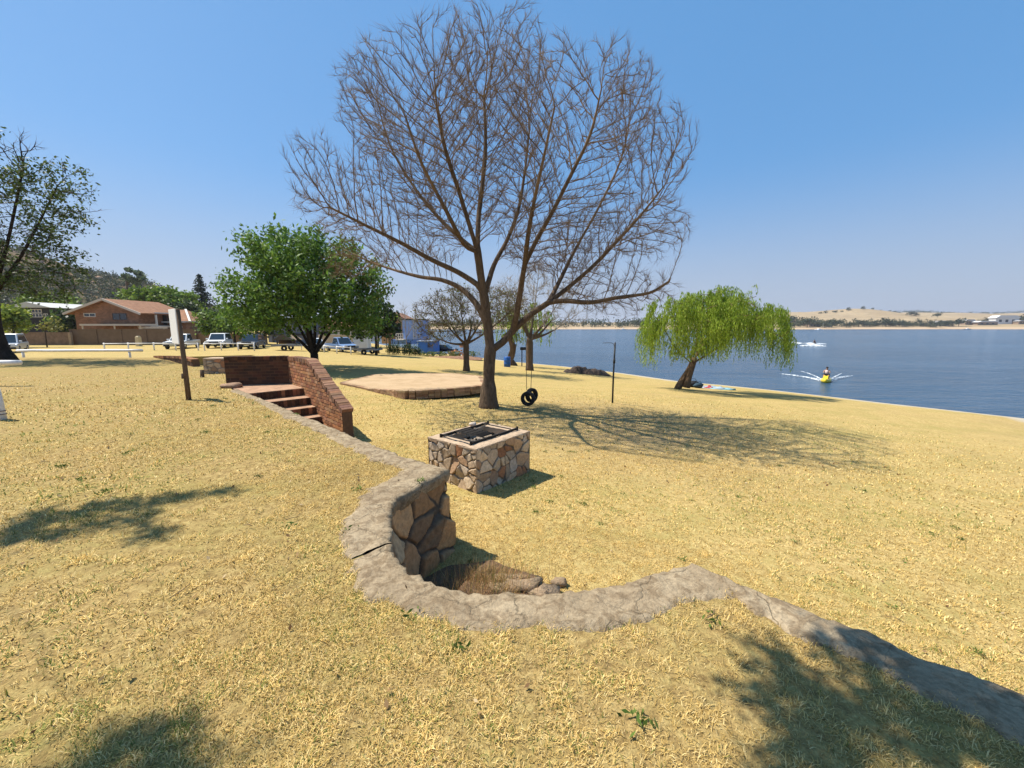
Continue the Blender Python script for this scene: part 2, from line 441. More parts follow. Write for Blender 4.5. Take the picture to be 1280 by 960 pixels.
mb = MB(); zz_ = terr_z([p.x for p in vo], [p.y for p in vo])
mb.add([(p.x, p.y, z) for p, z in zip(vo, zz_)], fo, 0, True)
# the earth side of the terrace where no wall stands
for i in range(len(TERR)):
    a, b = TERR[i], TERR[(i+1) % len(TERR)]
    za, zb = terr_z(a.x, a.y), terr_z(b.x, b.y)
    mb.quad((a.x, a.y, za), (b.x, b.y, zb), (b.x, b.y, zb-1.3), (a.x, a.y, za-1.3))
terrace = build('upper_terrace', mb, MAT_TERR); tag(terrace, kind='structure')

def stone_patch(L, H, step, cell, seed, joint=.02, depth=.03, pal=None, mortar=(.16,.13,.10), warp=.25, drop=.22):
    r = np.random.default_rng(seed)
    nu, nv = max(2, int(L/step)+1), max(2, int(H/step)+1)
    U, W = np.meshgrid(np.linspace(0, L, nu), np.linspace(0, H, nv))
    ci, cj = int(L/cell)+3, int(H/cell)+3
    su = (np.arange(ci)[None, :]-1+r.uniform(.08, .92, (cj, ci)))*cell; sw = (np.arange(cj)[:, None]-1+r.uniform(.08, .92, (cj, ci)))*cell
    S = np.stack([su.ravel(), sw.ravel()], 1)
    keep = r.random(len(S)) > drop; S = S[keep]
    P = np.stack([U.ravel(), W.ravel()], 1)
    wv = np.array([(mnoise.noise(Vector((p[0]/cell*2.2, p[1]/cell*2.2, seed))), mnoise.noise(Vector((p[0]/cell*2.2, p[1]/cell*2.2, seed+9.3)))) for p in P])*cell*warp*.5
    P2 = P+wv; near = np.zeros(len(P), int); d1 = np.zeros(len(P)); d2 = np.zeros(len(P))
    for k in range(0, len(P), 4000):
        D = np.hypot(P2[k:k+4000, None, 0]-S[None, :, 0], P2[k:k+4000, None, 1]-S[None, :, 1])
        o = np.argpartition(D, 2, 1)[:, :2]; dd = np.take_along_axis(D, o, 1); sw_ = dd[:, 0] > dd[:, 1]
        near[k:k+4000] = np.where(sw_, o[:, 1], o[:, 0]); d1[k:k+4000] = dd.min(1); d2[k:k+4000] = dd.max(1)
    e = (d2-d1)/2
    t = np.clip((e-joint*.35)/(joint*.9), 0, 1); t = t*t*(3-2*t)
    tilt = r.normal(0, .10, (len(S), 2)); off = r.uniform(-.35, .35, len(S))*depth
    fine = np.array([mnoise.fractal(Vector((p[0]*9, p[1]*9, seed*1.7)), 1, 2, 4) for p in P])*depth*.28
    h = t*(depth+off[near]+((P-S[near])*tilt[near]).sum(1)+fine)+(1-t)*fine*.3
    pal = np.array(pal); pc = pal[r.integers(0, len(pal), len(S))]*r.uniform(.72, 1.2, (len(S), 1))
    C = pc[near]*t[:, None]+np.array(mortar)*(1-t)[:, None]
    return U, W, h.reshape(U.shape), C.reshape(U.shape+(3,))
def patch_mesh(V, C):
    nv, nu = V.shape[:2]
    i, j = np.meshgrid(np.arange(nu-1), np.arange(nv-1)); b = (j*nu+i).ravel()
    return V.reshape(-1, 3), np.stack([b, b+1, b+nu+1, b+nu], 1), C.reshape(-1, 3)
def join_patches(name, ps):
    V = []; Q = []; C = []; o = 0
    for v, q, c in ps: V.append(v); Q.append(q+o); C.append(c); o += len(v)
    V = np.concatenate(V); Q = np.concatenate(Q); C = np.concatenate(C)
    return np_mesh(name, V, np.full(len(Q), 4), Q.ravel(), C, True)
def path_eval(pts, S):
    P = np.array([(p.x, p.y) for p in pts]); d = np.hypot(*(P[1:]-P[:-1]).T); cum = np.concatenate([[0], np.cumsum(d)])
    x = np.interp(S, cum, P[:, 0]); y = np.interp(S, cum, P[:, 1])
    sm = .05
    tx = np.interp(np.clip(S+sm, 0, cum[-1]), cum, P[:, 0])-np.interp(np.clip(S-sm, 0, cum[-1]), cum, P[:, 0])
    ty = np.interp(np.clip(S+sm, 0, cum[-1]), cum, P[:, 1])-np.interp(np.clip(S-sm, 0, cum[-1]), cum, P[:, 1])
    n = np.hypot(tx, ty)+1e-9
    return x, y, -ty/n, tx/n
def path_len(pts): return sum((pts[i+1]-pts[i]).length for i in range(len(pts)-1))

ret = thing('retaining_wall', 'curved stone retaining wall with flat concrete coping, looping around a sunken hollow in the dry grass', 'stone wall', (0, 0, 0))
STONE = M_col('field_stone', .85, .28, 22, .5, .012, bscale=55)
palR = [(.42,.235,.105),(.35,.205,.10),(.48,.295,.145),(.28,.175,.095),(.46,.24,.105),(.40,.30,.18)]
ps = []
for (i0, i1, step, seed) in ((0, 6, .025, 3), (5, 21, .014, 8), (20, len(INN), .03, 5)):
    seg = INN[i0:i1]; L = path_len(seg)
    U, W, h, C = stone_patch(L, 1.12, step, .29, seed, .016, .032, palR, (.075,.06,.045), .14)
    x, y, nx, ny = path_eval(seg, U)
    h = h-.05+.17*(1-W/1.14)
    V = np.stack([x+nx*h, y+ny*h, -1.14+W], -1); ps.append(patch_mesh(V, C))
link('stone_face', join_patches('stone_face', ps), STONE, ret)
# coping: two lengths with the crack between them
s = NT('old_concrete'); s.setb(.92, .15); pv = pos_vec(s)
a = s.noise(pv, 2.2, 6, .7); b = s.noise(pv, 38, 5, .7); d = s.noise(pv, 9, 4, .7, .8)
c = s.ramp(a, [(.25, (.20,.148,.092)), (.5, (.31,.24,.153)), (.72, (.40,.32,.21))])
c = s.mix(s.ramp(d, [(.46, 0.0), (.60, .75)]), c, (.17,.12,.07))
c = s.mix(1.0, c, s.ramp(b, [(.3, .72), (.7, 1.2)]), 'MULTIPLY')
vo_ = s.n('ShaderNodeTexVoronoi', feature='DISTANCE_TO_EDGE'); vo_.inputs['Scale'].default_value = 2.6
wv = s.n('ShaderNodeMix', data_type='VECTOR'); wv.inputs[0].default_value = .22
nz = s.n('ShaderNodeTexNoise'); nz.inputs['Scale'].default_value = 5; nz.inputs['Detail'].default_value = 6; s.l(pv, nz.inputs['Vector'])
s.l(pv, wv.inputs[4]); s.l(nz.outputs['Color'], wv.inputs[5]); s.l(wv.outputs[1], vo_.inputs['Vector'])
crk = s.ramp(vo_.outputs['Distance'], [(0, .35), (.016, 1.0)])
c = s.mix(s.ramp(a, [(.45, 0.0), (.6, 1.0)]), c, s.mix(1.0, c, crk, 'MULTIPLY'))
s.l(c, s.b.inputs['Base Color']); s.bump(s.math('ADD', s.math('ADD', b, s.math('MULTIPLY', d, 1.5)), s.math('MULTIPLY', crk, .6)), .6, .02)
MAT_COP = s.mat
def coping(i0, i1, f0=0, f1=0):
    O = [OUT[i].copy() for i in range(i0, i1)]; I = [INN[i].copy() for i in range(i0, i1)]
    O[0] = OUT[i0].lerp(OUT[i0+1], f0); I[0] = INN[i0].lerp(INN[i0+1], f0)
    if f1: O.append(OUT[i1-1].lerp(OUT[i1], f1)); I.append(INN[i1-1].lerp(INN[i1], f1))
    o2, i2 = [], []
    for k in range(len(O)-1):
        n = max(1, int(max((I[k+1]-I[k]).length, (O[k+1]-O[k]).length)/.03))
        for j in range(n): o2.append(O[k].lerp(O[k+1], j/n)); i2.append(I[k].lerp(I[k+1], j/n))
    o2.append(O[-1]); i2.append(I[-1]); N = len(o2); W = 16
    V = []; 
    for k in range(N):
        e_i = .030*fbm(i2[k].x*4, i2[k].y*4, 3)+.026*fbm(i2[k].x*14, i2[k].y*14, 1); e_o = .07*fbm(o2[k].x*3, o2[k].y*3, 8)+.04*fbm(o2[k].x*9, o2[k].y*9, 5)
        dr = (o2[k]-i2[k]).normalized()
        a_, b_ = i2[k]-dr*(.03+e_i), o2[k]+dr*(.02+e_o)
        if k in (0, N-1):
            pass
        row = [(a_.x+dr.x*.02, a_.y+dr.y*.02, -.13+.02*fbm(a_.x*7, a_.y*7, 2)), (a_.x-dr.x*.006, a_.y-dr.y*.006, -.05)]
        for w in range(W):
            t = w/(W-1); p = a_.lerp(b_, t)
            edge = .018*max(0, 1-t*9)
            z = .022+.014*fbm(p.x*2.2, p.y*2.2, 0)+.010*fbm(p.x*11, p.y*11, 4)-edge-.03*max(0, t*6-5.1)
            row.append((p.x, p.y, z))
        row.append((b_.x, b_.y, -.06)); V.append(row)
    V = np.array(V); nw = V.shape[1]
    v, q, c_ = patch_mesh(V, np.ones(V.shape)*.3)
    v = v.reshape(-1, 3); caps_ = []
    return v, q, c_
me = join_patches('coping', [coping(0, 11, 0, .25), coping(10, len(OUT), .33)])
cp_o = link('coping', me, MAT_COP, ret)
# core that closes the crack and the back of the wall
mb = MB()
for i in range(len(OUT)-1):
    a, b, c_, d = (INN[i]*.86+OUT[i]*.14), (INN[i+1]*.86+OUT[i+1]*.14), OUT[i+1]*.97+INN[i+1]*.03, OUT[i]*.97+INN[i]*.03
    z0, z1 = -1.2, -.055
    mb.quad((a.x, a.y, z1), (b.x, b.y, z1), (c_.x, c_.y, z1), (d.x, d.y, z1))
    mb.quad((a.x, a.y, z0), (b.x, b.y, z0), (b.x, b.y, z1), (a.x, a.y, z1))
build('wall_core', mb, M('wall_mortar', (.13,.10,.075), .95, .3, 8, .4), ret)

# ------------------------------------------------------------------ brick staircase
BRICK = M_col('fired_brick', .85, .22, 14, .4, .006, bscale=45)
MORT = (.13,.075,.045)
brk = [(.36,.165,.075),(.31,.135,.065),(.40,.20,.095),(.25,.115,.06),(.38,.21,.115)]
shaded_brk = [(.075,.038,.024),(.10,.048,.027),(.06,.034,.022),(.13,.058,.032)]  # brick colours with the shade of faces turned from the sun painted in
def brick_wall(mb, a, b, zb, ztop, th, pal=brk, side=1):
    """bricks laid from a to b; the wall's thickness lies on the left of a-b when side is 1"""
    d = (b-a); d.z = 0; L = d.length; d.normalize(); n = Vector((-d.y, d.x, 0))*side
    ang = math.atan2(d.y, d.x); c = .085; bl = .225; row = 0; z = zb
    while z < zb+3:
        x = -(bl*.5 if row % 2 else 0)
        while x < L:
            x0, x1 = max(0, x), min(L, x+bl)
            x += bl
            if x1-x0 < .03: continue
            zt = min(z+c, min(ztop(x0), ztop(x1))-.085)
            if zt-z < .02: continue
            mb.cur = vary(random.choice(pal), .14)
            p = a+d*((x0+x1)/2)+n*(th/2+random.uniform(-.005, .005))
            mb.box((p.x, p.y, (z+zt)/2), (x1-x0-.014, th, zt-z-.017), ang+random.uniform(-.012, .012))
        z += c; row += 1
        if z > max(ztop(0), ztop(L), ztop(L/2)): break
    mb.cur = MORT                           # mortar body a little behind the brick faces
    ks = [L*i/24 for i in range(25)]
    for i in range(24):
        s0, s1 = ks[i], ks[i+1]; p0, p1 = a+d*s0, a+d*s1; q = .007
        t0, t1 = ztop(s0)-.05, ztop(s1)-.05
        f = lambda p, k, z: (p.x+n.x*k, p.y+n.y*k, z)
        mb.add([f(p0, q, zb), f(p1, q, zb), f(p1, th-q, zb), f(p0, th-q, zb), f(p0, q, t0), f(p1, q, t1), f(p1, th-q, t1), f(p0, th-q, t0)],
               [(0,1,5,4), (1,2,6,5), (2,3,7,6), (3,0,4,7), (4,5,6,7)])
def rowlock(mb, a, b, ztop, th, pal, side=1, h=.105):
    d = (b-a); d.z = 0; L = d.length; d.normalize(); n = Vector((-d.y, d.x, 0))*side; x = 0.0
    while x < L-.03:
        sl = math.atan2(ztop(min(L, x+.09))-ztop(x), min(L, x+.09)-x); w = .088*math.cos(sl)
        xm = x+w/2; zt = ztop(min(L, xm))
        mb.cur = vary(random.choice(pal), .25)
        p = a+d*xm+n*(th/2+random.uniform(-.012, .012))
        rot = Matrix.Rotation(math.atan2(d.y, d.x)+random.uniform(-.02, .02), 3, 'Z') @ Matrix.Rotation(-sl+random.uniform(-.03, .03), 3, 'Y')
        mb.box((p.x, p.y, zt-h/2+random.uniform(-.006, .006)), (.076, th+.025, h), rot=rot)
        x += w
st = thing('brick_stairway', 'red brick stairway with two parapet walls stepping down from the terrace to the lawn', 'stairway', (0, 0, 0))
END = Vector((-3.83, 8.82, 0)); B0 = Vector((B_l.x, B_l.y, 0)); A0 = Vector((A_l.x, A_l.y, 0))
def line_z(u, v, a, b):
    d = ray(u, 480); n = Vector((-(b-a).y, (b-a).x, 0)); t = n.dot(a)/n.dot(Vector((d.x, d.y, 0)))
    p = Vector((d.x, d.y, 0))*t; sd_ = (p-a).dot((b-a).normalized())
    return sd_, at_y(u, v, p.y).z
k1 = line_z(386, 449, B0, END); k2 = line_z(425, 511, B0, END); LS = (END-B0).length
def ztop_side(x):
    z0 = .80
    if x < k1[0]: return z0+(k1[1]-z0)*x/k1[0]
    return k1[1]+(k2[1]-k1[1])*(x-k1[0])/(k2[0]-k1[0])
mb = CMB(); brick_wall(mb, B0, END, -1.05, ztop_side, .24, brk, 1); rowlock(mb, B0, END, ztop_side, .24, [(.22,.11,.065),(.16,.09,.06),(.26,.14,.085)])
build('parapet', mb, BRICK, st, colors=mb.c)
zl = line_z(281, 446, A0, B0)[1]
zbk = lambda x: zl+(.80-zl)*x/(B0-A0).length
mb = CMB(); brick_wall(mb, A0, B0+(B0-A0).normalized()*.20, -.12, zbk, .24, shaded_brk, 1); rowlock(mb, A0, B0+(B0-A0).normalized()*.0, zbk, .24, shaded_brk)  # the back wall's shade is put into its brick palette
bw = build('back_parapet', mb, BRICK, st, colors=mb.c); bw['label'] = 'dark brick parapet closing the top of the stairs, its shade painted in'
TREAD = M('dusty_brick_paving', (.35,.215,.135), .92, .35, 5, .5, 30)
rk = [(381,485,0.0),(389,496.5,-.19),(396.5,508,-.38),(404,520,-.57),(411,531,-.76)]
Rp = [at_z(*q) for q in rk]; L1 = at_z(306, 492.5, 0); wdir = (L1-Rp[0]); wdir.z = 0
dd_ = (END-B0).normalized()
fix = []
for i, p in enumerate(Rp):                # on the inner face of the side wall
    t = (p-B0); t.z = 0; t = max(t.dot(dd_), (fix[-1][1]+.3) if fix else 0); fix.append((B0+dd_*t, t))
lim = 1.35
mb = MB(); q0 = fix[0][0]; w1_ = (L1-q0); w1_.z = 0
a, b = A0, B0
mb.prism([(a.x, a.y), ((q0+w1_).x, (q0+w1_).y), (q0.x, q0.y), (b.x, b.y)], -1.1, .004)
build('landing', mb, TREAD, st)
nrm_ = Vector((dd_.y, -dd_.x, 0)); wv_ = w1_.normalized()
for i in range(5):
    z = -.19*(i+1); p0 = fix[i][0]; p1 = fix[i+1][0] if i < 4 else p0+dd_*.42
    mb = MB(); W = w1_*(lim if i else 1.25)
    mb.prism([(p0.x, p0.y), (p1.x, p1.y), ((p1+W).x, (p1+W).y), ((p0+W).x, (p0+W).y)], -1.12, z)
    if z > -1.0: build('step', mb, TREAD, st)
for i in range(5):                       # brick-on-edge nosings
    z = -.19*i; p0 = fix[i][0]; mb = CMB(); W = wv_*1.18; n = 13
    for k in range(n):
        c_ = p0+W*((k+.5)/n)+dd_*.012; mb.cur = vary(random.choice(shaded_brk+brk[3:4]), .25)  # riser bricks darkened to carry the shade on the step fronts
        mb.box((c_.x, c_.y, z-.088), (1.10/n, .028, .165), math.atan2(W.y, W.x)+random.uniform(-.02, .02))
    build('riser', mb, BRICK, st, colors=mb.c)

# ------------------------------------------------------------------ stone braai
Fc = at_z(596, 615.5, LAWN); Rc = at_z(662.5, 584.5, LAWN); Lc = at_z(539, 542, -.2); 
bx = Vector(((Rc-Fc).x, (Rc-Fc).y, 0)); BL = bx.length; ang = math.atan2(bx.y, bx.x); BW = 1.16; BH = .75
by = Vector((-bx.y, bx.x, 0)).normalized()
bz = gz(Fc.x, Fc.y)
br = thing('stone_braai', 'square stone barbecue pit with black iron grid on top, standing on the lower lawn', 'barbecue', (Fc.x, Fc.y, bz), ang)
palB = [(.50,.37,.235),(.46,.34,.225),(.54,.42,.29),(.44,.28,.165),(.40,.19,.095),(.50,.40,.30),(.46,.31,.19),(.52,.38,.25),(.47,.37,.27)]
ps = []
for k, (L, o, dx, nx) in enumerate(((BL, (0,0), (1,0), (0,-1)), (BW, (BL,0), (0,1), (1,0)), (BL, (BL,BW), (-1,0), (0,1)), (BW, (0,BW), (0,-1), (-1,0)))):
    U, W, h, C = stone_patch(L, BH+.04, .0105, .118, 31+k, .0085, .018, palB, (.13,.10,.07), .16, .42)
    e = np.clip(np.minimum(U, L-U)/.05, 0, 1); h = h*e+.010*(1-e)-.02
    V = np.stack([o[0]+dx[0]*U+nx[0]*h, o[1]+dx[1]*U+nx[1]*h, W-.06], -1); ps.append(patch_mesh(V, C))
link('stone_wall', join_patches('stone_wall', ps), STONE, br)
CEM = M('cement_screed', (.42,.31,.21), .95, .22, 9, .6, 45)
mb = MB(); m_ = .27
x0, x1, y0, y1 = .0, BL, .0, BW
ring = [(x0,y0),(x1,y0),(x1,y1),(x0,y1)]; hole = [(m_,m_),(BL-m_,m_),(BL-m_,BW-m_),(m_,BW-m_)]
def ringz(p): return BH-.014+.014*fbm(p[0]*5, p[1]*5, 7)+.008*fbm(p[0]*17, p[1]*17, 2)
vs = []; N = 14
for i in range(4):
    a, b = ring[i], ring[(i+1) % 4]; ha, hb = hole[i], hole[(i+1) % 4]
    g = []
    for k in range(N+1):
        t = k/N; po = (a[0]+(b[0]-a[0])*t, a[1]+(b[1]-a[1])*t); ph = (ha[0]+(hb[0]-ha[0])*t, ha[1]+(hb[1]-ha[1])*t)
        r_ = [(po[0], po[1], BH-.05)]
        for w in range(5):
            q = w/4; p = (po[0]+(ph[0]-po[0])*q, po[1]+(ph[1]-po[1])*q); r_.append((p[0], p[1], ringz(p)-(.012 if w == 0 else 0)))
        r_.append((ph[0], ph[1], BH-.24)); g.append(r_)
    V = [p for r_ in g for p in r_]; n = 7
    mb.add(V, [(k*n+w, (k+1)*n+w, (k+1)*n+w+1, k*n+w+1) for k in range(N) for w in range(n-1)], 0, False)
build('rim', mb, CEM, br)
mb = MB(); G = 16
vs = [(m_+(BL-2*m_)*i/G, m_+(BW-2*m_)*j/G, BH-.15+.05*fbm(i*.5, j*.5, 3)) for j in range(G+1) for i in range(G+1)]
mb.add(vs, [(j*(G+1)+i, j*(G+1)+i+1, (j+1)*(G+1)+i+1, (j+1)*(G+1)+i) for j in range(G) for i in range(G)], 0, True)
build('ash_bed', mb, M('wood_ash', (.30,.245,.19), .98, .5, 12, .8, 50), br)
mb = MB()
for i in range(26):
    x, y = random.uniform(m_+.05, BL-m_-.05), random.uniform(m_+.05, BW-m_-.05)
    mb.ball((x, y, BH-.12+random.uniform(0, .03)), random.uniform(.015, .04), 7, sc=(1.3, .8, .8), jit=.4)
build('charcoal', mb, M('charred_wood', (.018,.016,.015), .9, .4, 20), br)['kind'] = 'stuff'
IRON = M('blackened_iron', (.022,.019,.017), .75, .5, 25, .3, 80, metal=.3)
mb = MB(); zt = BH+.025
for y in (m_-.05, BW-m_+.05):
    mb.bar((m_-.17, y, zt), (BL-m_+.17, y, zt), .035, .006); mb.bar((m_-.17, y-.015, zt-.016), (BL-m_+.17, y-.015, zt-.016), .005, .034)
for x in (m_-.14, m_+.16, BL-m_-.02): mb.bar((x, m_-.04, zt+.012), (x, BW-m_+.04, zt+.012), .04, .008)
for x in (m_-.16, BL-m_+.16):
    for y in (m_-.05, BW-m_+.05): mb.box((x, y, BH+.012), (.03, .03, .07))
gf = build('grid_frame', mb, IRON, br)
mb = MB()
for k in range(17):
    x = m_+.17+k*.017; mb.tube([(x, m_-.02, zt+.02), (x, BW-m_+.02, zt+.02)], .004, 5)
for k in range(6):
    y = m_+.02+k*(BW-2*m_-.04)/5; mb.tube([(m_+.16, y, zt+.026), (m_+.46, y, zt+.026)], .005, 5)
build('grill_grate', mb, IRON, br)
mb = MB(); mb.ball((0,0,.035), .055, 12, sc=(1.35,.9,.75), jit=.5)
pt = Vector((Fc.x, Fc.y, 0))+bx.normalized()*(BL-.40)+by*(BW-.10)
o = build('loose_stone', mb, M('pale_stone', (.52,.44,.36), .9, .25, 20, .5), loc=(pt.x, pt.y, bz+BH-.012)); tag(o, 'small pale loose stone lying on the far rim of the barbecue pit', 'stone')

# ------------------------------------------------------------------ raised slab behind
sc_ = [at_z(512, 498.5, -1.0), at_z(430, 481, -1.0), at_z(474, 470, -1.0), at_z(566, 469.5, -1.0), at_z(598, 473, -1.0), at_z(604, 489, -1.0), at_z(585, 493, -1.0), at_z(550, 496.5, -1.0)]
slab = thing('concrete_slab', 'low raised concrete slab dusted with tan sand beside the big bare tree', 'slab', (sc_[0].x, sc_[0].y, LAWN-.03))
def dens(pts, st_):
    r_ = []
    for i in range(len(pts)):
        a, b = pts[i], pts[(i+1) % len(pts)]; n = max(1, int((b-a).length/st_))
        for k in range(n):
            p = a.lerp(b, k/n); r_.append(Vector((p.x+.04*fbm(p.x*2, p.y*2, 1)-sc_[0].x, p.y+.04*fbm(p.x*2, p.y*2, 5)-sc_[0].y)))
    return r_
ol = dens(sc_, .22); n0 = len(ol)
ctr = sum(ol, Vector((0,0)))/n0
inn = [ctr+(p-ctr)*k for k in (.97, .85, .68, .5, .3, .12) for p in ol[::1 if k > .9 else 2]]
vo, eo, fo, *_ = delaunay_2d_cdt(ol+inn, [(i, (i+1) % n0) for i in range(n0)], [list(range(n0))], 1, 1e-5)
SLH = .30
sdir = Vector((sc_[6].x-sc_[0].x, sc_[6].y-sc_[0].y)).normalized(); snrm = Vector((-sdir.y, sdir.x))
def slz(p): return SLH-.20*min(1, max(0, p.dot(snrm))/2.4)+.012*fbm(p.x*1.2, p.y*1.2, 2)
mb = MB(); mb.add([(p.x, p.y, slz(p)) for p in vo], fo, 0, True)
s = NT('sandy_screed'); s.setb(.95, .1); pv = pos_vec(s)
f = s.noise(pv, 1.3, 5, .65); f2 = s.noise(pv, 30, 5, .7)
c = s.ramp(f, [(.3, (.36,.25,.14)), (.6, (.46,.33,.20)), (.75, (.40,.30,.19))]); c = s.mix(1.0, c, s.ramp(f2, [(.3, .8), (.7, 1.15)]), 'MULTIPLY')
s.l(c, s.b.inputs['Base Color']); s.bump(f2, .4, .02)
build('slab_top', mb, s.mat, slab)
mb = CMB()
for i in range(n0):
    a, b = ol[i], ol[(i+1) % n0]; d = b-a; L = d.length; ang_ = math.atan2(d.y, d.x); n = max(1, round(L/.22))
    for row in range(4):
        for k in range(n):
            p = a+d*((k+.5)/n); mb.cur = vary(random.choice([(.30,.19,.11),(.24,.14,.08),(.34,.22,.13)]), .2); q = Vector((d.y, -d.x)).normalized()*-.09
            hh = (slz(p)+.01)/4; mb.box((p.x+q.x, p.y+q.y, (row+.5)*hh-.01), (L/n-.01, .2, hh-.007), ang_)
build('brick_edge', mb, BRICK, slab, colors=mb.c)
# ------------------------------------------------------------------ trees
def in_lobes(lobes, n, r, shell=.0):
    """n points spread through ellipsoids (cx,cy,cz, rx,ry,rz)"""
    L = np.array(lobes, float); vol = L[:, 3]*L[:, 4]*L[:, 5]; pick = r.choice(len(L), n, p=vol/vol.sum())
    d = r.normal(size=(n, 3)); d /= np.linalg.norm(d, axis=1)[:, None]
    q = r.random(n)**(1/3); q = shell+(1-shell)*q
    return L[pick, :3]+d*q[:, None]*L[pick, 3:]
def colonize(nodes, par, A, D, di, dk, iters, r, lift=0.0, maxn=60000, radial=0.0, cen=(0,0,1.0), jit=.12):
    pos = [np.array(p, float) for p in nodes]; par = list(par); nch = [0]*len(pos)
    A = A.copy(); P = np.array(pos); M_ = len(A)
    near = np.zeros(M_, int); dist = np.full(M_, 1e9)
    def upd(lo):
        nonlocal near, dist
        N = np.array(pos[lo:])
        for k in range(0, len(N), 400):
            B = N[k:k+400]; Dm = ((A[:, None, :]-B[None])**2).sum(2); j = Dm.argmin(1); m = Dm[np.arange(len(A)), j]
            m = np.sqrt(m); c = m < dist; near = np.where(c, lo+k+j, near); dist = np.where(c, m, dist)
    upd(0)
    for it in range(iters):
        keep = dist > dk; A = A[keep]; near = near[keep]; dist = dist[keep]
        act = dist < di
        if not act.any(): break
        ids, inv = np.unique(near[act], return_inverse=True)
        P = np.array([pos[i] for i in ids]); v = A[act]-P[inv]; v /= np.linalg.norm(v, axis=1)[:, None]
        gd = np.array([pos[i]-pos[par[i]] if par[i] >= 0 else (0, 0, 1) for i in ids]); gd /= np.linalg.norm(gd, axis=1)[:, None]+1e-9
        v = v*np.clip(.4+(v*gd[inv]).sum(1), .04, 1.2)[:, None]
        S = np.zeros((len(ids), 3)); np.add.at(S, inv, v)
        S += r.normal(0, jit, S.shape)*np.linalg.norm(S, axis=1)[:, None]
        if radial: ro = P-np.array(cen); ro /= np.linalg.norm(ro, axis=1)[:, None]+1e-9; S += radial*ro*np.linalg.norm(S, axis=1)[:, None]
        S[:, 2] += lift*np.linalg.norm(S, axis=1)
        S /= np.linalg.norm(S, axis=1)[:, None]+1e-9
        lo = len(pos)
        for i, sdir in zip(ids, S):
            if nch[i] >= 3: dist[near == i] = 1e9 if nch[i] >= 6 else dist[near == i]; nch[i] += 1; 
            if nch[i] > 3: continue
            pos.append(pos[i]+sdir*D); par.append(int(i)); nch.append(0); nch[i] += 1
        if len(pos) == lo or len(pos) > maxn: break
        upd(lo)
    return np.array(pos), np.array(par)
def radii(par, r0, ex, cap=None):
    n = len(par); acc = np.zeros(n); tips = np.ones(n, bool)
    for i in range(n):
        if par[i] >= 0: tips[par[i]] = False
    for i in range(n-1, -1, -1):
        if acc[i] == 0: acc[i] = r0**ex
        if par[i] >= 0: acc[par[i]] += acc[i]
    return acc**(1/ex), tips
def tree_tubes(pos, par, rad, thr, base=None, rmax=None):
    """two meshes: wood thicker than thr (trunk and limbs), and the rest"""
    n = len(par); ch = [[] for _ in range(n)]
    for i in range(n):
        if par[i] >= 0: ch[par[i]].append(i)
    big, small = MB(), MB()
    starts = [i for i in range(n) if par[i] < 0]
    stack = [(i, None) for i in starts]
    while stack:
        i, fr = stack.pop(); chain = ([fr] if fr is not None else [])+[i]
        while ch[chain[-1]]:
            c = sorted(ch[chain[-1]], key=lambda k: -rad[k])
            for o in c[1:]: stack.append((o, chain[-1]))
            chain.append(c[0])
        if len(chain) < 2: continue
        rr = [rad[k] for k in chain]
        if fr is not None: rr[0] = min(rad[fr], rad[i]*1.15)
        k = 0
        cut = next((q for q in range(len(chain)) if rr[q] < thr), len(chain))
        if cut >= 2: big.tube([pos[q] for q in chain[:cut+1]], rr[:cut+1], 10 if rr[0] > .09 else 7)
        rest = chain[max(0, cut-1) if cut >= 2 else 0:]; r2 = rr[max(0, cut-1) if cut >= 2 else 0:]
        if len(rest) >= 2: small.tube([pos[q] for q in rest], r2, 5 if r2[0] > .03 else 4, caps=False)
    return big, small
def rand_rot(n, r, up):
    """random leaf frames: t along the leaf, b across it"""
    t = r.normal(size=(n, 3)); t[:, 2] -= .25; t /= np.linalg.norm(t, axis=1)[:, None]
    nn = r.normal(size=(n, 3)); nn[:, 2] += up; nn -= t*(nn*t).sum(1)[:, None]; nn /= np.linalg.norm(nn, axis=1)[:, None]+1e-9
    return t, np.cross(t, nn)
def leaf_mesh(name, C, size, cols, r, aspect=.42, up=.9, tdir=None):
    n = len(C); t, b = rand_rot(n, r, up)
    if tdir is not None:
        t = tdir+r.normal(0, .25, (n, 3)); t /= np.linalg.norm(t, axis=1)[:, None]
        q = r.normal(size=(n, 3)); b = np.cross(t, q); b /= np.linalg.norm(b, axis=1)[:, None]+1e-9
    s_ = np.asarray(size)[:, None]
    V = np.stack([C-t*s_*.5, C+b*s_*aspect*.5+t*s_*.05, C+t*s_*.5, C-b*s_*aspect*.5+t*s_*.05], 1).reshape(-1, 3)
    return np_mesh(name, V, np.full(n, 4), np.arange(4*n), np.repeat(cols, 4, 0))
def leaf_cols(n, r, pal, k=.25):
    pal = np.array(pal); c = pal[r.integers(0, len(pal), n)]*r.uniform(1-k, 1+k, (n, 1)); return np.clip(c, .003, .9)
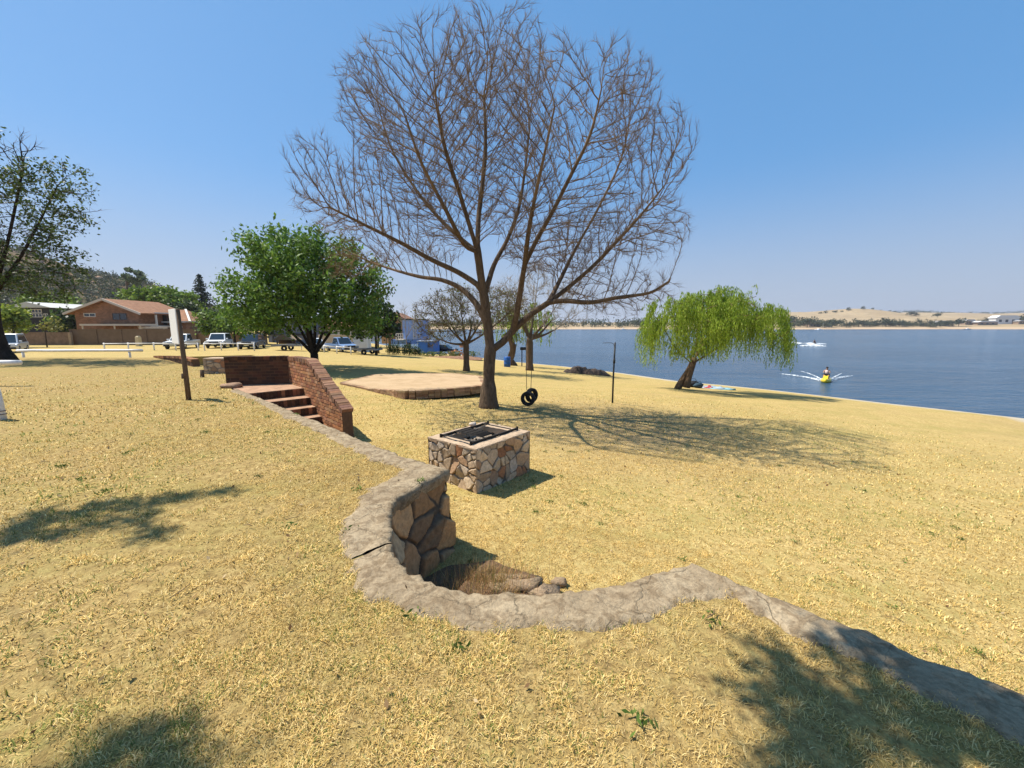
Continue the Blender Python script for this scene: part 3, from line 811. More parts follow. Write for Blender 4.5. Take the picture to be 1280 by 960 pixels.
def twigs(pos, par, rad, sel, r, n_each, L, rr, up=.4, spread=.7):
    """fine end shoots: bent three-sided slivers"""
    idx = np.nonzero(sel)[0]; pid = par[idx]; d = pos[idx]-pos[np.maximum(pid, 0)]; d /= np.linalg.norm(d, axis=1)[:, None]+1e-9
    I = np.repeat(idx, n_each); D = np.repeat(d, n_each, 0); n = len(I)
    f = r.random(n)[:, None]; P0 = pos[I]*(1-f*.5)+pos[np.maximum(par[I], 0)]*f*.5
    v = D+r.normal(0, spread, (n, 3)); v[:, 2] += up; v /= np.linalg.norm(v, axis=1)[:, None]
    Ls = (L*r.uniform(.45, 1.25, n))[:, None]; mid = P0+v*Ls*.5
    v2 = v+r.normal(0, .35, (n, 3)); v2[:, 2] += up*.4; v2 /= np.linalg.norm(v2, axis=1)[:, None]; end = mid+v2*Ls*.5
    a = np.cross(v, r.normal(size=(n, 3))); a /= np.linalg.norm(a, axis=1)[:, None]+1e-9; b = np.cross(v, a)
    ring = []
    for p, q in ((P0, rr), (mid, rr*.75)):
        for k in range(3):
            an = 2*math.pi*k/3; ring.append(p+(a*math.cos(an)+b*math.sin(an))*q)
    V = np.stack(ring+[end], 1).reshape(-1, 3); o = (np.arange(n)*7)[:, None]
    q4 = np.concatenate([o+np.array([[0,1,4,3]]), o+np.array([[1,2,5,4]]), o+np.array([[2,0,3,5]])], 0)
    q3 = np.concatenate([o+np.array([[3,4,6]]), o+np.array([[4,5,6]]), o+np.array([[5,3,6]])], 0)
    return V, q4, q3, end
def twig_object(name, tubes, tw, mat, parent):
    V, q4, q3, _ = tw
    me0V = np.array(tubes.v) if tubes.v else np.zeros((0, 3)); o = len(me0V)
    f0 = np.array([len(f) for f in tubes.f], int); i0 = np.array([i for f in tubes.f for i in f], int)
    Vs = np.concatenate([me0V, V]); fn = np.concatenate([f0, np.full(len(q4), 4), np.full(len(q3), 3)]).astype(int)
    ix = np.concatenate([i0, (q4+o).ravel(), (q3+o).ravel()]).astype(int)
    return link(name, np_mesh(name, Vs, fn, ix, None, True), mat, parent)
def bark(name, c, scale=7, strength=.8):
    if name in _mats: return _mats[name]
    s = NT(name); s.setb(.95, .1); v = obj_vec(s)
    mp = s.n('ShaderNodeMapping'); mp.inputs['Scale'].default_value = (1, 1, .28); s.l(v, mp.inputs[0])
    f = s.noise(mp.outputs[0], scale, 7, .7, .8); f2 = s.noise(v, 1.3, 4)
    k = lambda q: tuple(x*q for x in c)
    col_ = s.ramp(f, [(.3, k(.35)), (.48, k(.85)), (.62, k(1.25)), (.8, k(1.6))])
    col_ = s.mix(s.ramp(f2, [(.4, 0.0), (.65, .6)]), col_, k(.7)); s.l(col_, s.b.inputs['Base Color']); s.bump(f, strength, .05)
    _mats[name] = s.mat; return s.mat
LEAF = M_col('leaf', .55, 0, trans=.32, spec=.25)

def px_lobes(base, y, L, sc=1.0):
    """picture-measured ellipses (u, v, ru, rv, depth offset, depth radius) as ellipsoids local to the tree's base"""
    o = []
    for u, v, ru, rv, dy, ry in L:
        p = at_y(u, v, y+dy); k = y/F*1.0
        o.append((p.x-base.x, p.y-base.y, p.z-base.z, ru*k*sc, ry, rv*k*sc))
    return o
def limb(nodes, par, start, pts, D):
    """adds a limb from node `start` through local points; returns the index of its last node"""
    k = start; ctl = [Vector(nodes[start])]+[Vector(p) for p in pts]
    if len(ctl) > 2:                    # Catmull-Rom through the given points
        c2 = [ctl[0]*2-ctl[1]]+ctl+[ctl[-1]*2-ctl[-2]]; pts = []
        for i in range(1, len(c2)-2):
            for t in (.25, .5, .75, 1.0):
                a, b, c, d = c2[i-1:i+3]; pts.append(.5*((2*b)+(c-a)*t+(2*a-5*b+4*c-d)*t*t+(3*b-a-3*c+d)*t**3))
    for p in pts:
        p = np.array(p, float)
        while True:
            d = p-nodes[k]; L = np.linalg.norm(d)
            if L < D*.6: break
            nodes.append(nodes[k]+d/L*min(D, L)); par.append(k); k = len(nodes)-1
    return k

# --- the big bare tree
TY = 13.0
tb = on_lawn(611, 509); TY = tb.y
T = thing('bare_tree', 'tall leafless spreading tree with a tyre swing under its right limb', 'tree', tb)
def tl(u, v, dy=0): p = at_y(u, v, TY+dy*.78); return (p.x-tb.x, p.y-tb.y, p.z-tb.z)
nodes = [np.array((0, 0, -.15))]; par = [-1]; D = .26
k0 = limb(nodes, par, 0, [tl(611, 470), tl(613, 438)], D)
kA = limb(nodes, par, k0, [tl(610, 410, 0), tl(605, 370, -.1)], D)
kA1 = limb(nodes, par, kA, [tl(601, 345, -.2), tl(597, 315, -.3)], D)
kA2 = limb(nodes, par, kA1, [tl(588, 285, -.6), tl(574, 240, -1.0), tl(556, 185, -1.6), tl(545, 130, -2.0)], D)
kE = limb(nodes, par, kA1, [tl(598, 275, .3), tl(603, 230, .8), tl(607, 180, 1.2), tl(605, 120, 1.5)], D)
kF = limb(nodes, par, kA, [tl(618, 330, .6), tl(634, 300, 1.2), tl(648, 262, 2.0), tl(656, 215, 2.8), tl(662, 160, 3.4)], D)
kC = limb(nodes, par, kA, [tl(597, 356, -.2), tl(572, 340, -.3), tl(540, 325, -.6), tl(500, 303, -1.0), tl(458, 282, -1.3), tl(410, 258, -1.6)], D)
kC2 = limb(nodes, par, kA1, [tl(578, 300, .8), tl(548, 272, 1.6), tl(515, 230, 2.4), tl(487, 180, 3.0), tl(470, 120, 3.2)], D)
kC3 = limb(nodes, par, kA1, [tl(580, 305, -1.0), tl(556, 260, -2.2), tl(525, 200, -3.2), tl(505, 140, -3.6)], D)
kq = min(range(len(nodes)), key=lambda i: np.linalg.norm(nodes[i]-np.array(tl(610, 408, 0))))
kC4 = limb(nodes, par, kq, [tl(598, 384, .3), tl(578, 362, .9), tl(552, 350, 1.3), tl(520, 345, 2.0), tl(470, 330, 3.0), tl(430, 312, 3.6)], D)
kB = limb(nodes, par, k0, [tl(628, 428, 0), tl(642, 412, .1), tl(664, 393, .1), tl(686, 378, .1)], D)
kB1 = limb(nodes, par, kB, [tl(712, 358, .2), tl(742, 332, .4), tl(768, 305, .6), tl(800, 270, .8), tl(832, 230, 1.0)], D)
kB5 = limb(nodes, par, kB, [tl(706, 376, -.4), tl(738, 378, -.9), tl(772, 372, -1.3), tl(812, 366, -1.6), tl(836, 352, -1.8)], D)
kq = min(range(len(nodes)), key=lambda i: np.linalg.norm(nodes[i]-np.array(tl(641, 413, .1))))
kB2 = limb(nodes, par, kq, [tl(646, 392, -.3), tl(651, 360, -.7), tl(656, 330, -1.2)], D)
kB3 = limb(nodes, par, kB2, [tl(672, 298, -1.4), tl(692, 262, -1.8), tl(714, 218, -2.2), tl(738, 168, -2.6), tl(752, 110, -2.8)], D)
kB4 = limb(nodes, par, kB2, [tl(660, 295, -1.9), tl(668, 250, -2.6), tl(680, 195, -3.2), tl(694, 130, -3.6)], D)
kB6 = limb(nodes, par, kB, [tl(700, 350, 1.0), tl(720, 310, 2.0), tl(748, 260, 2.8), tl(776, 200, 3.4), tl(790, 140, 3.8)], D)
lob = px_lobes(tb, TY, [(500,128,72,84,-1.2,2.0),(468,150,46,70,2.2,2.0),(560,104,56,76,-1.6,2.0),(596,94,50,72,2,2.2),(645,96,56,74,2.4,2.2),(690,122,54,68,-2.0,2.0),
    (756,142,54,80,-2.0,2.0),(780,152,46,70,2.4,2.0),(814,210,48,64,.6,2.4),(800,290,66,46,.6,2.2),(772,366,78,36,-1.2,1.8),(742,372,44,26,.4,1.6),(735,300,60,60,0,3.5),
    (408,220,46,44,-1.2,2.2),(440,262,70,46,-.6,2.6),(470,322,66,28,2.4,2.0),(440,345,40,14,2.8,1.5),(520,215,70,70,0,3.6),(620,190,110,100,0,4.2),(540,290,60,50,0,3.0),(680,300,70,55,0,3.4)], .84)
lob = [(a_, b_*.78, c_, d_, e_*.82, f_) for a_, b_, c_, d_, e_, f_ in lob]; n_limb = len(nodes); fork_p = np.array(tl(613, 438))
rt = np.random.default_rng(4)
A = in_lobes(lob, 15000, rt, .12)
pos, par_ = colonize(nodes, par, A, .18, 1.6, .25, 90, rt, lift=.06, radial=.62, cen=(0,0,2.2), jit=.09)
rad, tips = radii(par_, .0052, 2.17)
rad = np.minimum(rad, .29); dfk = np.linalg.norm(pos-fork_p, axis=1); rad = np.where((np.arange(len(pos)) < n_limb) & (pos[:, 2] > fork_p[2]), np.maximum(rad, .115*np.clip(1-dfk/8.2, 0, 1)**1.3+.012), rad)
h = pos[:, 2]; rad = np.where((h < .75) & (np.hypot(pos[:, 0], pos[:, 1]) < .6), np.maximum(rad, .27)*(1+.55*np.clip(1-(h+.1)/.7, 0, 1)**2), rad)
big, small = tree_tubes(pos, par_, rad, .05)
BARK = bark('grey_brown_bark', (.15,.105,.07), 11, 1.0)
TWIG = M('brown_twig', (.165,.108,.06), .9, .3, 3)
sel = rad < .014
tw = twigs(pos, par_, rad, sel, rt, 6, .36, .0030, .34, .33)
for q in range(len(big.v)):             # ridged bark and burrs on the thick wood
    x, y, z = big.v[q]; w_ = .030*min(1, max(0, (3.2-z)/2.5))+.006; a_ = math.atan2(y, x)
    n1 = mnoise.noise(Vector((math.cos(a_)*3.2, math.sin(a_)*3.2, z*.9)))+.6*mnoise.noise(Vector((x*9, y*9, z*3)))
    big.v[q] = (x+math.cos(a_)*n1*w_, y+math.sin(a_)*n1*w_, z) if z < 1.9 else (x+.01*mnoise.noise(Vector((x*7, y*7, z*7))), y+.01*mnoise.noise(Vector((x*7, y*7, z*7+9))), z)
build('trunk', big, BARK, T)
crown = twig_object('crown', small, tw, TWIG, T)
print('bare tree nodes', len(pos), 'twigs', len(tw[0])//7)

# --- generic trees
def grow_tree(name, label, cat_group, base, fork, lobes, nA, D, di, dk, r0, ex, seed, leaf=None, bark_m=None, twig=None, stems=1, thr=.05, trunk_pts=None, lean=(0,0), trunk_r=0):
    r = np.random.default_rng(seed); T = thing(name, label, 'tree', base, 0, cat_group)
    nodes = [np.array((0, 0, -.15))]; par = [-1]
    k = limb(nodes, par, 0, trunk_pts if trunk_pts else [(lean[0], lean[1], fork)], D)
    L = np.array(lobes); 
    for i in range(stems):
        l = L[i % len(L)] if stems > 1 else None
        if l is not None: limb(nodes, par, k, [tuple(nodes[k]*.55+l[:3]*.45+np.array((0, 0, -.1*fork))), tuple(l[:3])], D)
    A = in_lobes(lobes, nA, r, .1)
    n_init = len(nodes); fk = np.array(nodes[k]); reach = max(np.linalg.norm(L[i % len(L)][:3]-fk) for i in range(max(1, stems)))
    pos, pr = colonize(nodes, par, A, D, di, dk, 80, r, lift=.05, radial=.35, cen=(0,0,fork))
    rad, tips = radii(pr, r0, ex)
    if trunk_r: rad = np.where(np.arange(len(pos)) <= k, np.maximum(rad, trunk_r*(1+.35*np.clip(1-pos[:, 2]/.5, 0, 1))), np.minimum(rad, trunk_r*.8))
    if trunk_r:
        lm = (np.arange(len(pos)) > k) & (np.arange(len(pos)) < n_init); fr_ = np.clip(1-np.linalg.norm(pos-fk, axis=1)/(reach*.95), .05, 1); rad = np.where(lm, np.maximum(rad, trunk_r*.5*fr_**1.5), rad)
    big, small = tree_tubes(pos, pr, rad, thr)
    bm_ = bark_m or bark('dark_bark', (.075,.055,.042), 6)
    build('trunk', big, bm_, T)
    n = len(pos); sel = rad < r0*(leaf or {}).get('selk', 2.2)
    if leaf:
        per, sig, size, pal, extra = leaf['per'], leaf['sig'], leaf['size'], leaf['pal'], leaf.get('extra')
        idx = np.nonzero(sel)[0]
        if leaf.get('keep', 1) < 1:
            keepn = np.array([mnoise.noise(Vector(pos[i]*leaf.get('ns', .6))+Vector((seed, 0, 0))) for i in idx]); idx = idx[keepn > np.quantile(keepn, 1-leaf['keep'])]
        C = np.repeat(pos[idx], per, 0)+r.normal(0, sig, (len(idx)*per, 3))
        cols = leaf_cols(len(C), r, pal, .3)
        tone = np.repeat(r.uniform(.8, 1.2, len(idx)), per)[:, None]; cols = cols*tone
        if extra is not None: cols = extra(C, cols, r)
        sz = size*r.uniform(.6, 1.3, len(C))
        cr = link('crown', leaf_mesh('crown', C, sz, cols, r, leaf.get('aspect', .45), leaf.get('up', .9)), LEAF, T)
        if small.v: build('branches', small, bm_, T)
    if twig:
        tw = twigs(pos, pr, rad, sel, r, twig['n'], twig['L'], twig['r'], twig.get('up', .3), .7)
        if leaf: twig_object('twigs', MB(), tw, twig['mat'], T)
        else: twig_object('crown', small, tw, twig['mat'], T)
    return T
GREEN = [(.115,.215,.03),(.09,.18,.026),(.145,.25,.04),(.075,.15,.024),(.17,.27,.05)]
# round green tree behind the stairs
gb = gp(394, 25.0)
def dry_side(C, cols, r):
    f = np.clip((C[:, 0]-1.0)/3.0, 0, 1)*np.clip((C[:, 2]-3.2)/1.5, 0, 1)*(r.random(len(C)) < .2)
    m = np.array([mnoise.noise(Vector(c*.55)) for c in C[::1]]) > -.05
    f = (f*m)[:, None]; return cols*(1-f)+np.array((.17,.16,.05))*f
gl = px_lobes(gb, 25, [(330,322,26,24,0,2),(352,318,38,28,-1,2.5),(396,316,36,28,0,2.5),(372,306,30,18,.5,1.8),(432,332,38,30,0,2.4),(455,352,34,32,.5,2.2),(318,366,36,32,-.5,2.3),(372,362,52,44,-1.6,2.4),(372,360,50,40,1.8,2.4),(432,374,46,30,-1,2.4),(345,398,44,20,-.6,2.0),(306,398,22,18,.6,1.6),(420,402,46,12,-1.2,1.8),(452,404,40,18,1.0,1.8)])
grow_tree('green_tree', 'round-crowned bright green leafy tree behind the brick stairway', None, gb, .9, gl, 2300, .34, 2.6, .62, .012, 2.25, 21,
          leaf=dict(per=30, sig=.27, size=.25, pal=GREEN, aspect=.5, extra=dry_side, up=1.1, selk=3.2), stems=9, trunk_r=.23, thr=.045, bark_m=bark('black_bark', (.04,.032,.027), 6))
# part-leafless tree at the left edge
lb = Vector((gx(12, 19.5, 0), 19.5, float(terr_z(-24, 19.5))))
DARKG = [(.06,.095,.022),(.075,.115,.025),(.10,.14,.03),(.045,.07,.018)]
ll = px_lobes(lb, 19.5, [(-20,215,70,55,0,2),(30,205,38,42,-.6,1.6),(72,232,38,30,0,1.5),(98,262,20,34,.4,1.2),(40,262,50,40,.6,2),(-40,280,70,60,0,2.5),(20,318,62,34,-.6,2),(70,320,38,24,.5,1.3),(20,352,75,28,.3,2.2),(-60,360,60,30,0,2),(62,360,34,20,-.4,1.2)])
grow_tree('sparse_tree', 'dark half-bare leafy tree with a leaning trunk at the white rails', None, lb, 3.2, ll, 2300, .3, 2.8, .5, .010, 2.2, 33,
          leaf=dict(per=17, sig=.15, size=.16, pal=DARKG, keep=.62, ns=.55, aspect=.5, selk=2.7), trunk_r=.26, twig=dict(n=2, L=.55, r=.006, mat=TWIG, up=.1), stems=3, thr=.05,
          trunk_pts=[(-.25, 0, .5), (-.45, 0, 1.6), (-.35, 0, 3.0)], bark_m=bark('black_bark', (.04,.032,.027), 6))
# olive tree and pale bare tree beyond the big one
b2 = gp(583, 28.5)
OLIVE = [(.17,.16,.055),(.13,.135,.045),(.20,.18,.08),(.11,.12,.035)]
l2 = px_lobes(b2, 28.5, [(548,392,30,26,0,1.8),(575,378,36,20,0,2),(612,380,40,24,.6,2),(640,388,34,26,0,1.8),(540,420,22,16,-.4,1.4),(590,405,40,18,0,1.8),(565,408,30,16,-.8,1.5)])
grow_tree('olive_tree', 'twiggy olive-coloured tree coming into leaf, left of the big bare trunk', None, b2, 1.9, l2, 2000, .3, 3.0, .45, .0095, 2.25, 41, trunk_r=.21,
          leaf=dict(per=8, sig=.22, size=.16, pal=OLIVE, keep=.75, ns=.35, selk=3.5), twig=dict(n=8, L=.6, r=.010, mat=M('grey_twig', (.16,.125,.085), .9, .3, 3), up=.2), stems=7, thr=.05, bark_m=BARK)
b3 = on_lawn(662, 463)
l3 = px_lobes(b3, b3.y, [(640,368,22,24,0,1.8),(672,352,24,26,.5,1.8),(702,372,26,26,0,1.8),(655,395,20,18,0,1.5),(715,398,22,14,0,1.4),(690,400,30,18,0,1.5)])
grow_tree('pale_bare_tree', 'pale leafless tree near the water, seen through the tyre swing ropes', None, b3, 2.6, l3, 1100, .36, 3.4, .6, .012, 2.25, 43, trunk_r=.29,
          twig=dict(n=6, L=.8, r=.011, mat=M('pale_twig', (.30,.26,.21), .9, .25, 3), up=.3), stems=6, thr=.06, bark_m=BARK)
# --- weeping willows
def willow(name, label, base, y, lobes, seed, trunk, n_str, drop, stems=4, per=26, dk=.7, size=.15, pal=None, tr=.2, lowz=.55):
    r = np.random.default_rng(seed); T = thing(name, label, 'tree', base); D = .34
    nodes = [np.array((0, 0, -.15))]; par = [-1]
    if isinstance(trunk[0][0], (tuple, list)):
        k = limb(nodes, par, 0, trunk[0], D)
        nodes.append(np.array(trunk[1][0], float)); par.append(-1); limb(nodes, par, len(nodes)-1, trunk[1][1:], D)
    else: k = limb(nodes, par, 0, trunk, D)
    nodes0 = list(nodes)
    for l in lobes[:stems]:
        limb(nodes, par, k, [tuple(nodes[k]*.5+np.array(l[:3])*.5+np.array((0, 0, -.3))), l[:3]], D)
    A = in_lobes(lobes, 900, r, .2)
    pos, pr = colonize(nodes, par, A, D, 2.6, dk, 60, r, lift=0)
    rad, tips = radii(pr, .014, 2.2); nt = len(nodes0); rad = np.where(np.arange(len(pos)) < nt, np.maximum(rad, tr*(1+.3*np.clip(1-pos[:, 2]/.5, 0, 1))), np.minimum(rad, tr*.75))
    big, small = tree_tubes(pos, pr, rad, .05); bk = bark('willow_bark', (.16,.105,.065), 6)
    build('trunk', big, bk, T); build('branches', small, bk, T)
    idx = np.nonzero((rad < .05))[0]; pick = idx[r.integers(0, len(idx), n_str)]
    nn_ = np.array([mnoise.noise(Vector(pos[i]*.75)+Vector((seed, 0, 0))) for i in pick]); pick = pick[nn_ > -.24]; n_str = len(pick)
    top = pos[pick]+r.normal(0, .14, (n_str, 3)); Ls = drop*r.uniform(.2, 1.45, n_str)
    out = top.copy(); out[:, 2] = 0; out -= pos[k]*np.array((1, 1, 0)); out /= np.linalg.norm(out, axis=1)[:, None]+1e-9
    f = (np.arange(per)/per)[None, :, None]; sway = r.normal(0, .10, (n_str, 1, 3))
    C = top[:, None, :]+out[:, None, :]*(.22*np.sin(f*2.0))+np.array((0, 0, -1))*(f**1.15)*Ls[:, None, None]+sway*f+r.normal(0, .028, (n_str, per, 3))
    C[..., 2] += .16*np.sin(np.minimum(f[..., 0]*5, math.pi))
    C = C.reshape(-1, 3)
    pal = pal or [(.24,.34,.03),(.29,.39,.04),(.19,.29,.025),(.33,.40,.06)]
    cols = leaf_cols(len(C), r, pal, .22)*np.repeat(r.uniform(.8, 1.2, n_str), per)[:, None]
    ok = C[:, 2] > np.repeat(lowz+r.normal(0, .25, n_str)+.9*np.clip(1-np.hypot(top[:, 0]-pos[k, 0], top[:, 1])/2.6, 0, 1), per)
    td = np.tile(np.array((0, 0, -1.0)), (ok.sum(), 1))
    link('crown', leaf_mesh('crown', C[ok], size*r.uniform(.7, 1.3, ok.sum()), cols[ok], r, .24, tdir=td), LEAF, T)
    return T
wb = on_lawn(846, 486); wy = wb.y
def wl(u, v, dy=0): p = at_y(u, v, wy+dy); return (p.x-wb.x, p.y-wb.y, p.z-wb.z)
wlob = px_lobes(wb, wy, [(905,374,50,16,0,2.0),(898,366,30,10,.2,1.6),(850,384,40,16,-.8,1.8),(945,392,44,18,.4,1.8),(880,372,40,12,1.2,1.8),(825,402,30,14,0,1.5),(968,412,24,14,-.4,1.3),(900,390,60,18,-1.5,1.5),(812,418,18,10,.3,1.2),(978,428,16,12,0,1.2),(835,412,24,10,-.8,1.2)])
willow('weeping_willow', 'weeping willow with twin leaning trunks and yellow-green hanging foliage on the lake edge', wb, wy, wlob, 51,
       [[wl(852, 476), wl(861, 463), wl(866, 452)], [wl(858, 484.5, -.3), wl(861, 472, -.2), wl(866, 455, 0), wl(868, 447)]], 3300, 1.7, stems=6, tr=.17, lowz=1.3)
w2 = on_lawn(643, 457); y2 = w2.y
wlob2 = px_lobes(w2, y2, [(640,388,28,10,0,2),(665,386,22,10,0,1.8),(618,392,20,10,0,1.6),(682,392,16,8,0,1.4)])
def wl2(u, v, dy=0): p = at_y(u, v, y2+dy); return (p.x-w2.x, p.y-w2.y, p.z-w2.z)
willow('dark_trunked_willow', 'willow with a black leaning trunk behind the blue drum', w2, y2, wlob2, 53, [[wl2(638, 448), wl2(641, 436), wl2(638, 422)], [wl2(634, 456), wl2(640, 444), wl2(642, 430)]], 300, 2.3, 4, 22, .9, .26, tr=.3, lowz=1.6)

# --- background trees: trunk, branches and clumps of leaves
def clump_tree(name, label, group, u, y, lobes, pal, nc, per, size, seed, trunk_r=.16, trunk_h=None, base=None, sig=.55, aspect=.6, x_base=None):
    r = np.random.default_rng(seed); base = base or gp(u, y); T = thing(name, label, 'tree', base, 0, group)
    lo = px_lobes(base, y, lobes); zt = min(l[2] for l in lo) if trunk_h is None else trunk_h
    mb = MB(); mb.tube([(0, 0, -.2), (.05, 0, zt*.5), (0, .05, max(zt, .4))], [trunk_r*1.3, trunk_r, trunk_r*.8], 8)
    for l in lo:
        mb.tube([(0, 0, max(zt, .4)*.9), (l[0]*.5, l[1]*.5, max(zt, .4)*.4+l[2]*.6), (l[0], l[1], l[2])], [trunk_r*.7, trunk_r*.45, trunk_r*.2], 6)
    build('trunk', mb, bark('dark_bark', (.075,.055,.042), 6), T)
    C0 = in_lobes(lo, nc, r, .62)
    C = np.repeat(C0, per, 0)+r.normal(0, sig, (nc*per, 3))*np.array((1, 1, .75))
    cols = leaf_cols(len(C), r, pal, .25)*np.repeat(r.uniform(.72, 1.25, nc), per)[:, None]
    link('crown', leaf_mesh('crown', C, size*r.uniform(.6, 1.35, len(C)), cols, r, aspect, 1.0), LEAF, T)
    return T
BRIGHT = [(.16,.24,.028),(.13,.21,.025),(.19,.27,.04),(.10,.17,.02)]
MID = [(.09,.15,.025),(.07,.12,.022),(.12,.18,.035)]
DEEP = [(.028,.05,.014),(.022,.04,.012),(.04,.065,.018)]
bgd = 'trees round the houses and parking area'
clump_tree('umbrella_tree', 'broad bright green flat-topped tree rising behind the brick gabled house', bgd, 205, 95, [(168,372,18,8,0,3),(190,370,24,9,0,4),(212,372,24,10,0,4),(232,378,16,12,0,3),(200,382,30,8,0,3)], BRIGHT, 170, 26, .8, 61, .3)
clump_tree('dark_tree', 'dark green tree standing left of the tall conifer', bgd, 234, 88, [(226,390,16,14,0,2.5),(243,394,14,16,0,2.5),(234,402,18,12,0,2.5)], DEEP+[(.06,.10,.02)], 90, 26, .7, 62, .25)
clump_tree('young_green_tree', 'small light green tree behind the white parked pickup', bgd, 268, 56, [(262,403,13,14,0,1.5),(275,405,12,15,0,1.4),(254,397,8,9,0,1)], MID+BRIGHT[:2], 75, 24, .42, 63, .12, sig=.34)
clump_tree('leafy_green_tree', 'light green leafy tree between the white car and the dark car', bgd, 294, 53, [(290,398,18,17,0,1.7),(304,404,14,16,0,1.6),(283,408,12,10,0,1.2)], MID+BRIGHT[:2], 90, 24, .42, 64, .12, sig=.34)
clump_tree('dark_bushy_tree', 'very dark green bushy tree in front of the ochre building', bgd, 470, 46, [(455,398,16,14,0,1.7),(474,398,16,20,0,1.8),(487,404,9,16,0,1.5),(462,412,20,8,0,1.6)], DEEP, 95, 26, .45, 65, .14, sig=.4)
clump_tree('garden_tree', 'yellow-green shrubby tree above the silver van', bgd, 20, 49, [(2,391,12,7,0,2),(12,396,10,7,0,1.6),(22,407,8,5,0,1.2),(6,404,14,8,0,1.5)], [(.20,.26,.03),(.15,.21,.03),(.24,.28,.05)], 95, 22, .42, 66, .12, sig=.4)
clump_tree('hedge_tree', 'mid green tree behind the dark timber house', bgd, 62, 86, [(48,376,14,7,0,2.5),(72,376,16,7,0,2.5),(60,382,20,6,0,2)], BRIGHT+MID, 60, 24, .7, 67, .25)
clump_tree('broad_garden_tree', 'deep green garden tree between the dark house and the brick house', bgd, 78, 68, [(80,398,4,8,0,1.4),(86,403,6,11,0,1.6),(74,413,8,5,0,1.2)], DEEP+MID, 70, 24, .6, 68, .2)
clump_tree('thin_yellow_tree', 'thin young yellow-leaved tree on a bare stem by the precast wall', bgd, 59, 50, [(64,402,6,4,0,.7),(58,407,6,4,0,.6),(68,409,5,3,0,.6)], [(.24,.23,.06),(.19,.20,.05)], 16, 16, .3, 69, .06, sig=.25)
clump_tree('distant_garden_tree', 'blue-green round tree on the hillside behind the brick house', bgd, 166, 170, [(166,344,9,7,0,4),(172,350,10,7,0,4)], [(.07,.11,.05),(.09,.13,.06)], 40, 24, 1.3, 70, .4, base=Vector((gx(166, 170), 170, hill_z(np.array(gx(166, 170)), np.array(170.)).item())))
clump_tree('low_shade_tree', 'dark shade tree left of the grey building', bgd, 322, 60, [(318,398,14,10,0,2),(334,402,14,12,0,2)], DEEP+MID[:1], 55, 24, .55, 71, .16)
# conifer
r = np.random.default_rng(72); cb = gp(257, 112); T = thing('conifer', 'tall dark pointed conifer standing above the roofs', 'tree', cb, 0, bgd)
zt = zv(344, 112)-cb.z; mb = MB(); mb.tube([(0,0,-.3),(0,0,zt*.5),(0,0,zt)], [.35,.2,.03], 8); build('trunk', mb, bark('dark_bark', (.075,.055,.042)), T)
Cs = []
for i in range(26):
    f = i/25; z = 2.5+(zt-2.5)*f; rr = .35+(1-f)**.85*4.3
    for k in range(10):
        a = r.uniform(0, 6.28); m = int(6+14*(1-f)); q = np.linspace(.15, 1, m)*rr*r.uniform(.75, 1.12)
        Cs.append(np.stack([np.cos(a)*q, np.sin(a)*q, z-.22*q+.05*q**1.3+r.normal(0, .08, m)], 1)+r.normal(0, .13, (m, 3)))
C = np.concatenate(Cs); link('crown', leaf_mesh('crown', C, .75*r.uniform(.6, 1.3, len(C)), leaf_cols(len(C), r, [(.022,.04,.022),(.03,.05,.03),(.018,.03,.018)], .3), r, .4, 1.0), LEAF, T)
# palm
pb = gp(487, 58); T = thing('palm_tree', 'palm tree with arching fronds above the dark bushes by the blue house', 'tree', pb, 0, bgd); zt = zv(392, 58)-pb.z
mb = MB(); mb.tube([(0,0,-.2),(.1,0,zt*.5),(0,0,zt)], [.22,.17,.15], 8); build('trunk', mb, bark('palm_bark', (.17,.13,.09), 5), T)
mb = CMB(); 
for k in range(22):
    a = k*2.399; el = .2+1.1*((k*7) % 11)/11; L = random.uniform(1.5, 2.1); prev = None
    for j in range(9):
        f = j/8; p = Vector((math.cos(a)*L*f*math.cos(el*.8), math.sin(a)*L*f*math.cos(el*.8), zt+L*f*math.sin(el)-1.25*L*.55*f*f))
        if prev is not None:
            d = (p-prev); sdir = d.cross(Vector((0,0,1))).normalized(); mb.cur = vary((.07,.11,.03), .3)
            for sg in (-1, 1):
                for q in (.0, .5):
                    b0 = prev+d*q; b1 = prev+d*(q+.35); tp = b0+d*.9+sdir*sg*.48*(1-.6*f)+Vector((0,0,-.16))
                    mb.add([b0, b1, tp], [(0,1,2)])
        prev = p
build('crown', mb, LEAF, T, colors=mb.c)
# pale bare tree beside the blue house
bb = gp(508, 62)
grow_tree('leafless_grey_tree', 'thin pale leafless tree in front of the tall blue house', bgd, bb, 2.2, px_lobes(bb, 62, [(506,392,16,14,0,2),(520,398,12,14,0,1.6),(512,408,14,10,0,1.5)]), 260, .6, 4, 1.0, .02, 2.25, 73,
          twig=dict(n=3, L=1.1, r=.016, mat=M('pale_twig', (.30,.26,.21)), up=.4), stems=3, thr=.08, bark_m=BARK)
